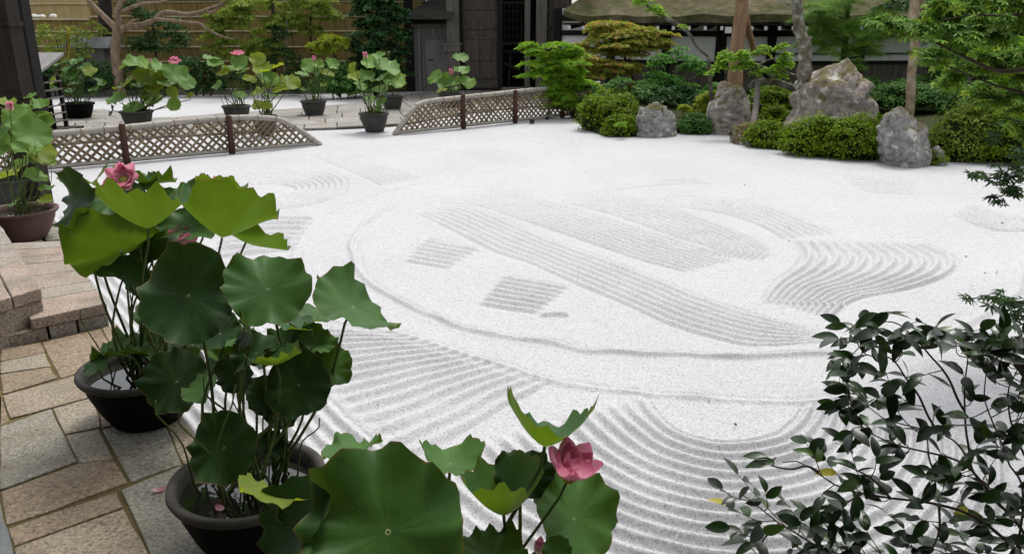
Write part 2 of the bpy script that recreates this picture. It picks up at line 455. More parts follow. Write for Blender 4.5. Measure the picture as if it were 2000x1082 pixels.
    M['rafter_end'] = m_simple('white_rafter_end', (0.7, 0.7, 0.68), (0.8, 0.8, 0.78), 8, 0.8, 0.2, 0)
    M['bark_red'] = m_simple('smooth_tan_bark', (0.22, 0.12, 0.065), (0.40, 0.25, 0.15), 5, 0.75, 0.2, 0.006, (2, 2, 0.5))
    M['bark_myrtle'] = m_simple('myrtle_bark', (0.12, 0.078, 0.050), (0.29, 0.21, 0.145), 5, 0.75, 0.2, 0.006, (2, 2, 0.6))
    M['bark_lichen'] = m_simple('lichen_bark', (0.085, 0.075, 0.05), (0.19, 0.175, 0.125), 9, 0.9, 0.1, 0.02, c3=(0.50, 0.50, 0.45))
    M['bark_pale'] = m_simple('pale_mottled_bark', (0.15, 0.095, 0.05), (0.36, 0.27, 0.18), 6, 0.85, 0.15, 0.008, c3=(0.52, 0.46, 0.36))
    M['bark_dark'] = m_simple('dark_bark', (0.022, 0.018, 0.014), (0.05, 0.042, 0.034), 7, 0.9, 0.1, 0.012, (2, 2, 0.6))
    M['bark_grey'] = m_simple('grey_gnarled_bark', (0.045, 0.04, 0.032), (0.12, 0.11, 0.09), 8, 0.9, 0.1, 0.015, c3=(0.30, 0.29, 0.26))
    M['twig'] = m_simple('brown_twig', (0.045, 0.030, 0.020), (0.075, 0.055, 0.04), 12, 0.8, 0.2, 0.002)

    # rocks: grey stone, pale lichen blots, moss on upward faces
    def rock(name, a, b, moss, mossc=(0.10, 0.085, 0.025)):
        t = NT(name); v = t.coord('World')
        n1 = t.noise(v, 2.6, 6, 0.68); n2 = t.noise(v, 14, 5, 0.7); n3 = t.noise(v, 5.0, 4, 0.75)
        c = t.ramp(n1, [(0.3, a), (0.7, b)])
        c = t.mix(0.8, c, t.ramp(n2, [(0.32, 0.25), (0.5, 0.85), (0.70, 1.3)]), 'MULTIPLY')
        c = t.mix(t.ramp(n3, [(0.565, 0.0), (0.62, 0.8)]), c, (0.62, 0.62, 0.57))
        g = t.n('ShaderNodeNewGeometry'); sp = t.n('ShaderNodeSeparateXYZ'); t.l(g.outputs['Normal'], sp.inputs[0])
        k = t.math('ADD', t.math('MULTIPLY', sp.outputs[2], 0.35), t.noise(v, 3.1, 5, 0.7))
        c = t.mix(t.ramp(k, [(0.80 - moss, 0.0), (0.92 - moss, 0.9)]), c, mossc)
        return t.done(t.bsdf(c, 0.92, 0.15, t.bump(t.mix(0.5, n1, n2), 0.06, 0.9)))
    M['rock'] = rock('grey_rock', (0.19, 0.18, 0.17), (0.40, 0.38, 0.355), 0.10)
    M['rock_brown'] = rock('brown_grey_rock', (0.20, 0.17, 0.145), (0.44, 0.385, 0.335), 0.11)
    M['rock_moss'] = rock('mossy_rock', (0.15, 0.13, 0.095), (0.30, 0.26, 0.19), 0.34)

    # foliage
    M['f_azalea'] = m_leaf('azalea_foliage', [(0.062, 0.115, 0.008), (0.13, 0.215, 0.012), (0.24, 0.32, 0.022)], trans=0.34)
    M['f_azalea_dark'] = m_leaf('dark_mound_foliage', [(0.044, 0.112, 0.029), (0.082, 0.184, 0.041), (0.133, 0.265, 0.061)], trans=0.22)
    M['f_core'] = m_simple('dark_core', (0.010, 0.016, 0.005), (0.022, 0.032, 0.010), 12, 0.95, 0.05, 0.01)
    M['f_maple'] = m_leaf('green_maple_foliage', [(0.112, 0.259, 0.024), (0.203, 0.380, 0.034), (0.344, 0.466, 0.041)], trans=0.4)
    M['f_maple_orange'] = m_leaf('turning_maple_foliage', [(0.130, 0.220, 0.029), (0.212, 0.288, 0.040), (0.277, 0.320, 0.048), (0.358, 0.320, 0.065), (0.585, 0.304, 0.122)], trans=0.35)
    M['f_maple_yellow'] = m_leaf('yellow_green_foliage', [(0.168, 0.238, 0.020), (0.266, 0.322, 0.028), (0.350, 0.378, 0.042)], trans=0.35)
    M['f_bright'] = m_leaf('bright_green_foliage', [(0.129, 0.257, 0.029), (0.215, 0.372, 0.043), (0.315, 0.458, 0.072)], trans=0.4)
    M['f_green'] = m_leaf('mid_green_foliage', [(0.054, 0.165, 0.030), (0.100, 0.264, 0.045), (0.162, 0.347, 0.068)], trans=0.3)
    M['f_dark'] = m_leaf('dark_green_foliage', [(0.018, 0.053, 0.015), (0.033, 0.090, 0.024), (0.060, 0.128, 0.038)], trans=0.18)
    M['f_conifer'] = m_leaf('conifer_foliage', [(0.024, 0.068, 0.024), (0.038, 0.101, 0.030), (0.061, 0.135, 0.041)], trans=0.12)
    M['f_pine'] = m_leaf('pine_needles', [(0.086, 0.189, 0.029), (0.146, 0.285, 0.041), (0.220, 0.361, 0.046)], trans=0.2)
    M['f_olive'] = m_leaf('olive_foliage', [(0.110, 0.175, 0.025), (0.184, 0.258, 0.037), (0.276, 0.331, 0.055)], trans=0.3)
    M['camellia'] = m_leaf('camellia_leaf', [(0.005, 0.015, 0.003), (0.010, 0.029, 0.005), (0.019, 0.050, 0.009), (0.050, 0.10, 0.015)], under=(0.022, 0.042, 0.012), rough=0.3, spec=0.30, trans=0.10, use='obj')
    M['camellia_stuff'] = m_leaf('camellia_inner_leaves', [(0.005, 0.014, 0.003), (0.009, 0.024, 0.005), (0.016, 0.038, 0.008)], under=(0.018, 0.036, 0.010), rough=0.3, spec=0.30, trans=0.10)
    M['leaf_red'] = m_leaf('red_leaf', [(0.35, 0.06, 0.03), (0.40, 0.09, 0.04)], trans=0.3, use='obj')
    M['leaf_yellow'] = m_leaf('yellowed_leaf', [(0.30, 0.30, 0.04), (0.38, 0.34, 0.06)], trans=0.3, use='obj')
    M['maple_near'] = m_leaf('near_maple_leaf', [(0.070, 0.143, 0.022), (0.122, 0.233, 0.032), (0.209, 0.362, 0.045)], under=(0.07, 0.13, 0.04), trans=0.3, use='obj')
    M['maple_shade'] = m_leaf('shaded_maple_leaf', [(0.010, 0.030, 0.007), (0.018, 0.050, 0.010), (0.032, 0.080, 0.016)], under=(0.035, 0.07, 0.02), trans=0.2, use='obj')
    M['maple_near_stuff'] = m_leaf('maple_crown_leaf', [(0.081, 0.168, 0.023), (0.146, 0.276, 0.034), (0.260, 0.408, 0.050), (0.422, 0.528, 0.058)], under=(0.08, 0.15, 0.05), trans=0.35)
    M['black'] = m_simple('black_metal', (0.012, 0.012, 0.012), (0.02, 0.02, 0.02), 20, 0.5, 0.4, 0)
    M['interior_shade'] = m_simple('dark_interior', (0.006, 0.006, 0.006), (0.012, 0.012, 0.011), 3, 0.95, 0.05, 0)  # near-black: the shade of an interior put into the colour
    M['white_stone'] = m_simple('white_pebble', (0.7, 0.68, 0.62), (0.85, 0.83, 0.78), 6, 0.8, 0.2, 0.004)
    M['slate'] = m_simple('grey_slab', (0.1092, 0.1170, 0.1170), (0.1560, 0.1638, 0.1638), 6, 0.85, 0.2, 0.003)
build_materials()
# ------------------------------------------------------------------ ground: raked white gravel as one height field
def build_gravel():
    rows = np.concatenate([np.arange(166, 1100, 1.6), np.linspace(1102, 1500, 90), np.linspace(1506, 3200, 60)])
    cols = np.concatenate([np.linspace(-1500, -70, 60), np.arange(-60, 2060, 3.0), np.linspace(2070, 3500, 60)])
    nr, nc = len(rows), len(cols)
    PX, PY = np.meshgrid(cols, rows)
    u, v = (PX - PW / 2) / FOC, -(PY - PH / 2) / FOC
    dy, dz = _ca + v * _sa, -_sa + v * _ca
    t = -CAM_H / dz
    X, Y = u * t, dy * t
    P3 = np.stack([X, Y, np.zeros_like(X)], -1)
    H = 0.010 * vnoise(P3, 0.55, 1) + 0.0035 * vnoise(P3, 3.1, 2) + 0.0015 * vnoise(P3, 11, 5)
    wob = 0.012
    ri, ci = np.arange(nr), np.arange(nc)

    def splat(P, h):
        px, py = proj(P)
        r = np.rint(np.interp(py, rows, ri)).astype(int); c = np.rint(np.interp(px, cols, ci)).astype(int)
        ok = (py > rows[0]) & (py < rows[-1]) & (px > cols[0]) & (px < cols[-1])
        S = np.zeros((nr, nc)); Wt = np.zeros((nr, nc))
        np.add.at(S, (r[ok], c[ok]), h[ok]); np.add.at(Wt, (r[ok], c[ok]), 1)
        val = np.where(Wt > 0, S / np.maximum(Wt, 1), 0); m = Wt > 0
        for _ in range(2):                       # close pinholes
            vs = np.zeros_like(val); ms = np.zeros_like(val)
            for a in (-1, 0, 1):
                for b in (-1, 0, 1):
                    vs += np.roll(np.roll(val * m, a, 0), b, 1); ms += np.roll(np.roll(m.astype(float), a, 0), b, 1)
            fill = (~m) & (ms >= 4)
            val = np.where(fill, vs / np.maximum(ms, 1), val); m = m | fill
        return val, m

    def gpts(pxs, n):
        return spline([G(x, y)[:2] for x, y in pxs], n)
    def band(A, B, N=None, amp=0.0250, pitch=0.095, end=0.06, add=False, sharp=1.25):
        nonlocal H
        n = 520
        a, b = gpts(A, n), gpts(B, n)
        wmean = np.median(np.linalg.norm(a - b, axis=1))
        if N is None: N = max(2, int(round(wmean / pitch)))
        mt = int(N * 34)
        tt = (np.arange(mt) + 0.5) / mt
        P = a[None] * (1 - tt)[:, None, None] + b[None] * tt[:, None, None]
        P = np.concatenate([P, np.zeros(P.shape[:2] + (1,))], -1)
        ph = tt[:, None] * N + 0.16 * vnoise(P, 1.3, 4) + 0.07 * vnoise(P, 5, 6)
        prof = (0.5 - 0.5 * np.cos(2 * np.pi * ph)) ** sharp
        uu = np.linspace(0, 1, n)[None]
        L = np.linalg.norm(np.diff(a, axis=0), axis=1).sum()
        e = end / max(L, 0.1)
        fade = np.clip(uu / e, 0, 1) * np.clip((1 - uu) / e, 0, 1)
        lumps = 1 + 0.28 * vnoise(P, 4, 8)
        h = amp * lumps * prof * np.clip(fade, 0, 1) - 0.35 * amp * np.clip(fade, 0, 1)
        val, m = splat(P.reshape(-1, 3), h.ravel())
        H = np.where(m, val + 0.35 * H, H)
    def line(A, w=0.06, amp=0.0150, groove=0.5):
        nonlocal H
        n = 1400
        a = gpts(A, n)
        tg = np.gradient(a, axis=0); tg /= np.linalg.norm(tg, axis=1)[:, None] + 1e-9
        nm = np.stack([-tg[:, 1], tg[:, 0]], 1)
        ss = np.linspace(-1, 1, 41)
        P = a[None] + nm[None] * (ss * w)[:, None, None]
        P = np.concatenate([P, np.zeros(P.shape[:2] + (1,))], -1)
        s2 = ss[:, None] + 0.2 * vnoise(P, 5, 9)
        h = amp * (np.exp(-(s2 / 0.35) ** 2) - groove * np.exp(-((s2 - 0.6) / 0.3) ** 2)) * (1 + 0.35 * vnoise(P, 6, 3))
        uu = np.linspace(0, 1, n)[None]
        h = h * np.clip(uu / 0.03, 0, 1) * np.clip((1 - uu) / 0.03, 0, 1)
        val, m = splat(P.reshape(-1, 3), h.ravel())
        H = np.where(m, H * 0.6 + val, H)

    # ridges along the stone path, then the field of straight ridges, then the nested arcs
    band([(60, 440), (150, 560), (235, 660), (375, 860), (480, 1020), (640, 1250)],
         [(200, 395), (300, 500), (430, 620), (600, 740), (700, 830), (850, 960), (1050, 1150)], N=9, amp=0.0275)
    band([(430, 424), (520, 421), (622, 423)], [(420, 505), (510, 495), (578, 490)], N=7, amp=0.0423)
    band([(500, 640), (640, 640), (775, 648)], [(800, 905), (900, 848), (1000, 790), (1090, 744)], N=15, amp=0.0275)
    band([(1262, 770), (1285, 808), (1329, 842), (1405, 862), (1500, 852), (1550, 820), (1572, 786)],
         [(780, 900), (850, 985), (1000, 1090), (1200, 1180), (1480, 1230), (1800, 1160), (1960, 1000), (1960, 860)], N=15, amp=0.0325)
    # rings of the great oval
    line([(1500, 319), (1350, 317), (1200, 318), (1060, 322), (960, 334), (850, 352), (740, 378), (660, 408), (610, 440), (580, 490), (570, 560), (640, 620), (780, 652), (900, 690), (1000, 722), (1100, 750), (1250, 770), (1400, 781), (1560, 786), (1750, 770)], 0.075, 0.016)
    line([(738, 412), (702, 447), (687, 480), (695, 515), (720, 550), (780, 590), (850, 620), (920, 645), (1000, 660), (1080, 671), (1150, 686), (1250, 691), (1350, 694), (1440, 698), (1560, 694), (1700, 690)], 0.07, 0.028)
    line([(1500, 319), (1620, 338), (1760, 372), (1880, 420), (1970, 490), (1990, 560), (1920, 615), (1820, 665)], 0.08, 0.013)
    # long bands inside the oval
    band([(745, 414), (795, 411), (840, 430), (948, 485), (1034, 515), (1121, 554), (1208, 590), (1300, 632), (1390, 660), (1482, 677), (1620, 666)],
         [(745, 408), (820, 399), (905, 400), (991, 433), (1078, 470), (1165, 500), (1287, 545), (1373, 580), (1504, 622), (1620, 652)], N=7, amp=0.0275)
    band([(815, 388), (880, 386), (940, 404), (1050, 440), (1150, 474), (1250, 508), (1345, 533)],
         [(830, 376), (910, 368), (990, 374), (1060, 393), (1150, 414), (1290, 458), (1450, 508)], N=9, amp=0.0360)
    band([(1090, 392), (1200, 421), (1300, 456), (1370, 477), (1395, 488), (1380, 500)],
         [(1110, 380), (1160, 375), (1210, 383), (1300, 404), (1400, 438), (1460, 464), (1497, 484), (1500, 500), (1470, 512)], N=8, amp=0.0375)
    band([(1250, 402), (1330, 405), (1420, 420), (1490, 445), (1530, 470)],
         [(1265, 393), (1340, 386), (1430, 390), (1500, 404), (1570, 430), (1640, 458)], N=6, amp=0.0340)
    band([(1546, 470), (1565, 498), (1552, 522), (1515, 548), (1488, 588)],
         [(1800, 474), (1868, 506), (1855, 538), (1770, 566), (1690, 580), (1645, 602), (1622, 626)], N=11, amp=0.0390)
    line([(1485, 588), (1540, 592), (1600, 596), (1650, 598)], 0.06, 0.02)
    line([(1690, 464), (1740, 463), (1800, 463)], 0.05, 0.015)
    band([(1060, 388), (1180, 374), (1290, 362), (1400, 360)], [(1060, 384), (1180, 368), (1290, 351), (1360, 349)], N=2, amp=0.0350)
    line([(735, 416), (745, 411), (770, 410)], 0.08, 0.025)
    band([(787, 510), (830, 518), (880, 526)], [(826, 464), (880, 475), (948, 487)], N=6, amp=0.0300)
    line([(752, 510), (790, 490), (826, 464)], 0.06, 0.016)
    band([(930, 594), (990, 605), (1054, 614)], [(978, 537), (1050, 549), (1123, 561)], N=7, amp=0.0325)
    line([(1058, 619), (1080, 616), (1110, 617)], 0.07, 0.03)
    # outer figures
    band([(430, 374), (490, 362), (540, 360), (572, 366), (575, 375), (545, 384), (470, 390)],
         [(380, 352), (480, 332), (570, 329), (650, 338), (678, 360), (650, 388), (570, 405), (440, 416)], N=8, amp=0.0439)
    band([(604, 302), (680, 333), (745, 363)], [(656, 290), (740, 320), (818, 350)], N=7, amp=0.0422)
    band([(815, 274), (900, 297), (990, 322)], [(880, 274), (960, 295), (1048, 320)], N=7, amp=0.0384)
    band([(965, 272), (1010, 265), (1060, 268), (1050, 277)], [(905, 274), (960, 257), (1050, 254), (1135, 267), (1130, 287), (1050, 297)], N=6, amp=0.0360)
    band([(1680, 374), (1730, 378), (1790, 382)], [(1630, 343), (1710, 346), (1800, 354)], N=6, amp=0.0425)
    band([(1860, 418), (1900, 438), (1960, 452), (2060, 452)], [(1895, 398), (1940, 416), (1990, 424), (2060, 420)], N=6, amp=0.0432)

    V = np.stack([X, Y, H], -1).reshape(-1, 3)
    idx = np.arange(nr * nc).reshape(nr, nc)
    F = np.stack([idx[1:, :-1], idx[1:, 1:], idx[:-1, 1:], idx[:-1, :-1]], -1).reshape(-1, 4)
    o = obj('gravel', V, F, M['gravel'], smooth=True)
    tag(o, kind='structure')
build_gravel()

g = MB().add([(-400, -300, -0.06), (400, -300, -0.06), (400, 600, -0.06), (-400, 600, -0.06)], [(0, 1, 2, 3)]).build('ground', M['soil'])
tag(g, kind='structure')

# ------------------------------------------------------------------ near stone path
PZ = 0.06
def zpx(pts, ox, oy, s):       # corner list read off an enlarged view
    return [(ox + x * s, oy + y * s) for x, y in pts]
def inset(poly, d):
    p = np.asarray(poly, float); c = p.mean(0); n = len(p)
    A = 0.5 * np.sum(p[:, 0] * np.roll(p[:, 1], -1) - np.roll(p[:, 0], -1) * p[:, 1])
    if A < 0: p = p[::-1]
    d1 = np.roll(p, -1, 0) - p; d1 /= np.linalg.norm(d1, axis=1)[:, None] + 1e-9
    d0 = np.roll(d1, 1, 0)
    n1 = np.stack([-d1[:, 1], d1[:, 0]], 1); n0 = np.stack([-d0[:, 1], d0[:, 0]], 1)
    m = n1 + n0; m /= np.maximum((m * n1).sum(1), 0.35)[:, None]
    return p + m * d
def rough_edge(poly, amp=0.0075, seed=0):
    """a hewn outline: a few extra points along each side, pushed in and out a little; rounded corners"""
    r = np.random.default_rng(seed); p = np.asarray(poly, float); out = []
    n = len(p)
    for i in range(n):
        a, b = p[i], p[(i + 1) % n]; L = np.linalg.norm(b - a)
        k = int(np.clip(L / 0.12, 2, 8)); nn = np.array([-(b - a)[1], (b - a)[0]]) / (L + 1e-9)
        c = min(0.007 / (L + 1e-9), 0.2)
        ts = np.concatenate([[c], np.linspace(c, 1 - c, k + 1)[1:-1], [1 - c]])
        for tt in ts: out.append(a + (b - a) * tt + nn * r.normal(0, amp))
    return np.array(out)

near_stones = [
    [(0, 160), (0, 105), (195, 70), (217, 120)], [(0, 165), (217, 122), (241, 186), (0, 220)], [(0, 224), (242, 188), (272, 240), (12, 318)],
    [(200, 68), (478, 2), (562, 150), (288, 242)], [(484, 0), (560, -18), (660, 128), (567, 152)],
    [(14, 324), (386, 222), (442, 331), (45, 434)], [(0, 322), (11, 324), (42, 436), (0, 470)], [(0, 474), (245, 387), (367, 640), (0, 775)],
    [(250, 386), (446, 333), (480, 475), (308, 508)], [(446, 331), (392, 220), (566, 154), (664, 132), (772, 405), (488, 478)], [(313, 512), (472, 480), (544, 626), (380, 644)],
    [(488, 484), (772, 412), (867, 652), (626, 736)], [(778, 412), (848, 392), (1000, 622), (872, 652)],
    [(0, 784), (372, 648), (548, 630), (614, 738), (30, 945)], [(38, 955), (556, 782), (588, 852), (58, 1046)], [(63, 1052), (588, 862), (770, 1180), (150, 1400)],
    [(576, 776), (870, 660), (1125, 1150), (766, 1172)], [(876, 656), (1002, 626), (1310, 1140), (1130, 1150)],
    [(774, 1182), (1130, 1158), (1380, 1700), (1010, 1800)], [(1136, 1156), (1316, 1146), (1640, 1700), (1390, 1700)], [(154, 1410), (768, 1190), (1000, 1800), (300, 2100)],
    [(-420, 190), (-4, 106), (-4, 318), (-330, 420)], [(-330, 430), (-4, 330), (-4, 775), (-300, 860)], [(-300, 870), (-6, 786), (26, 945), (50, 1050), (-200, 1150)], [(-200, 1160), (52, 1056), (140, 1400), (280, 2100), (-100, 2200)],
]
path = thing('stone_path', 'granite slab path along the left edge of the gravel', 'path', (0, 0, 0), kind='structure')
del path['category']
outer = [G(*q, PZ)[:2] for q in zpx([(-420, 190), (0, 100), (560, -20), (666, 128), (850, 390), (1006, 622), (1316, 1140), (1645, 1700), (1000, 1810), (280, 2110), (-110, 2210)], 0, 640, 0.4084)]
MB().prism(outer, -0.05, PZ - 0.007).build('joint_bed', M['mortar'], path)
for k, st in enumerate(near_stones):
    poly = inset([G(*q, PZ)[:2] for q in zpx(st, 0, 640, 0.4084)], 0.0012)
    MB().prism(rough_edge(poly, 0.0022, k), -0.04, PZ + rng.uniform(-0.003, 0.004), 0.0035).build('paving_stone', M['granite'], path)
# a few more slabs between the steps and the brown pot
for k, st in enumerate([[(20, 462), (62, 449), (86, 470), (40, 476)], [(66, 448), (112, 440), (118, 466), (90, 470)], [(-80, 470), (16, 460), (20, 478), (-60, 500)], [(-90, 430), (60, 420), (62, 446), (-70, 466)], [(66, 420), (104, 418), (112, 438), (66, 445)]]):
    poly = inset([G(*q, PZ)[:2] for q in st], 0.008)
    MB().prism(rough_edge(poly, 0.002, 50 + k), -0.04, PZ, 0.006).build('paving_stone', M['granite'], path)

# ------------------------------------------------------------------ granite steps at the left
sroot = thing('stone_steps', 'pink granite steps, two treads high, left of the path', 'steps', G(90, 640, PZ))
z1, z2 = PZ + 0.15, PZ + 0.31
TL, TR, BR, BL = [G(*q, z1)[:2] for q in ((31, 474), (122, 470), (209, 592), (90, 617))]
LL = [G(*q, z1)[:2] for q in ((-120, 480), (-160, 660))]
fr = [0, .12, .25, .36, .53, .70, .82, 1]
for k in range(len(fr) - 1):
    a, b = fr[k], fr[k + 1]
    L0, L1 = TL + (BL - TL) * a, TL + (BL - TL) * b; R0, R1 = TR + (BR - TR) * a, TR + (BR - TR) * b
    L0 = L0 + (L0 - R0) * 0.25; L1 = L1 + (L1 - R1) * 0.25
    poly = inset([L0, R0, R1, L1], 0.004)
    MB().prism(rough_edge(poly, 0.0018, 80 + k), z1 - 0.07, z1 + rng.uniform(-0.002, 0.002), 0.005).build('tread_slab', M['granite_step'], sroot)
dn = (BR - TR) / np.linalg.norm(BR - TR); sd = (BR - BL) / np.linalg.norm(BR - BL)
for (a, b) in ((-0.75, -0.02), (0.0, 0.46), (0.475, 0.985)):
    p0, p1 = BL + (BR - BL) * a, BL + (BR - BL) * b
    q0, q1 = TL + (TR - TL) * a, TL + (TR - TL) * b
    MB().prism(rough_edge([q0, q1, p1 - dn * 0.012, p0 - dn * 0.012], 0.002, int(a * 100) + 200), 0.0, z1 - 0.076, 0.006).build('riser_stone', M['granite_step'], sroot)
# upper block
U = lambda x, y: G(x, y, z2)[:2]
uf_r, ub_r, uf_l = U(81, 562), U(-2, 434), U(22, 580)
bd = (ub_r - uf_r); w = (uf_l - uf_r)
for row, (s0, s1_, cuts) in enumerate(((0, 1.0, (0, .36, .62, .8, 1.3)), (1.0, 2.6, (0, .5, .9, 1.3)), (2.6, 5, (0, .6, 1.3)))):
    for k in range(len(cuts) - 1):
        P = [uf_r + w * s0 + bd * cuts[k], uf_r + w * s1_ + bd * cuts[k], uf_r + w * s1_ + bd * cuts[k + 1], uf_r + w * s0 + bd * cuts[k + 1]]
        MB().prism(rough_edge(inset(P, 0.004), 0.0018, 300 + 10 * row + k), z2 - 0.075, z2, 0.006).build('tread_slab', M['granite_step'], sroot)
bdn = bd / np.linalg.norm(bd); wn_ = w / np.linalg.norm(w)
f0 = uf_r + bdn * 0.02 + wn_ * 0.015
for (a, b) in ((0, 0.52), (0.53, 1.2), (1.21, 2.2)):
    P = [f0 + wn_ * a, f0 + wn_ * b, f0 + wn_ * b + bd * 1.25, f0 + wn_ * a + bd * 1.25]
    MB().prism(rough_edge(P, 0.003, int(a * 31) + 400), 0.0, z2 - 0.08, 0.006).build('riser_stone', M['granite_step'], sroot)

# grey kerb end at the very corner of the view
kb = MB().prism([G(*q, 0.16)[:2] for q in ((-160, 930), (-4, 985), (16, 1035), (30, 1100), (80, 1400), (-160, 1400))], 0.0, 0.16, 0.01).build('kerb_block', M['slate'])
tag(kb, 'blue-grey stone block at the bottom left corner of the path', 'stone block')

# ------------------------------------------------------------------ far paved path behind the low fence
fpath = thing('garden_path', None, None, (0, 0, 0), kind='structure')
back = [G(*q, 0.05)[:2] for q in ((-120, 250), (95, 231), (300, 231), (440, 221), (560, 213), (640, 206), (720, 199), (800, 184), (890, 175), (1080, 172))]
front = [G(*q, 0.05)[:2] for q in ((-120, 305), (80, 283), (260, 268), (420, 260), (520, 255), (590, 251), (700, 247), (800, 239), (920, 218), (1080, 205))]
nb = 120
Bk, Fr = spline(back, nb), spline(front, nb)
MB().add([(p[0], p[1], 0.034) for p in Bk] + [(p[0], p[1], 0.034) for p in Fr], [(nb + i, nb + i + 1, i + 1, i) for i in range(nb - 1)]).build('joint_bed', M['mortar'], fpath)
edges_v = np.array([0, 0.09, 0.27, 0.45, 0.64, 0.82, 1.0])
fr_r = np.random.default_rng(21)
def fp(uu, vv):
    i = np.clip(uu * (nb - 1), 0, nb - 1.001); k = int(i); f = i - k
    a = Bk[k] * (1 - f) + Bk[k + 1] * f; b = Fr[k] * (1 - f) + Fr[k + 1] * f
    return a * (1 - vv) + b * vv
for r in range(len(edges_v) - 1):
    uu = -fr_r.uniform(0, 0.03)
    while uu < 1:
        du = fr_r.uniform(0.028, 0.058); a, b = max(uu, 0), min(uu + du, 1); uu += du
        if b - a < 0.006: continue
        v0, v1 = edges_v[r], edges_v[r + 1]
        poly = inset([fp(a, v0), fp(b, v0), fp(b, v1), fp(a, v1)], 0.012)
        z = 0.05 + fr_r.uniform(-0.004, 0.006)
        MB().prism(poly, 0.0, z, 0.008).build('paving_stone', M['path_stone'], fpath)
# short branch path at the left, leading back past the roofed stand
for r in range(4):
    for k in range(3):
        q = lambda i, j: G(92 + i * 38 + (3 - j) * -0 + j * (4 + i * 9), 214 + j * 6.0, 0.052)[:2]
        off = 0.5 * (r % 2)
        a, b = max(k - off, 0), min(k + 1 - off + (0.5 if k == 2 else 0), 3)
        poly = inset([q(a, r), q(b, r), q(b, r + 1), q(a, r + 1)], 0.012)
        MB().prism(poly, 0.0, 0.052 + fr_r.uniform(-0.003, 0.004), 0.008).build('paving_stone', M['path_stone'], fpath)
# kerb stones along the back of the white strip
kr = thing('kerb_row', None, None, (0, 0, 0), kind='structure')
k0, k1 = G(60, 189), G(700, 182)
for k in range(14):
    a, b = k0 + (k1 - k0) * (k / 14), k0 + (k1 - k0) * ((k + 0.985) / 14)
    MB().bar(a + [0, 0, 0.05], b + [0, 0, 0.05], 0.22, 0.16 + 0.02 * (k % 3)).build('kerb_stone', M['path_stone'], kr)

# ------------------------------------------------------------------ planted bed behind the gravel
edge = spline([G(*q)[:2] for q in ((1112, 222), (1135, 245), (1180, 266), (1250, 268), (1330, 262), (1390, 258), (1432, 268), (1470, 285), (1560, 300), (1650, 310), (1760, 314), (1860, 318), (1930, 316), (2000, 318), (2300, 335), (2800, 360))], 90)
nv = 26; V = []
for i, e in enumerate(edge):
    bk = np.array([e[0] * 1.0 + (e[0] - 1) * (24.5 - e[1]) / 22, 25.0])
    for j in range(nv):
        s = (j / (nv - 1)) ** 1.6
        p = e * (1 - s) + bk * s
        dd = np.linalg.norm(p - e)
        V.append((p[0], p[1], -0.03 + 0.10 * min(dd / 0.25, 1) + 0.22 * min(dd / 2.5, 1) + 0.05 * float(vnoise(np.array([p[0], p[1], 0.3]), 1.2)) * min(dd / 0.6, 1)))
F = [(i * nv + j, (i + 1) * nv + j, (i + 1) * nv + j + 1, i * nv + j + 1) for i in range(len(edge) - 1) for j in range(nv - 1)]
tag(obj('planting_bed', V, F, M['moss_bed'], smooth=True), kind='structure')
# soil strip under the shrubs at the foot of the bamboo screen
V = [G(-300, 193), G(720, 182), (3.5, 27, 0), (-25, 27, 0)]
tag(MB().prism([v[:2] for v in V], -0.05, 0.03).build('shrub_bed', M['soil']), kind='structure')
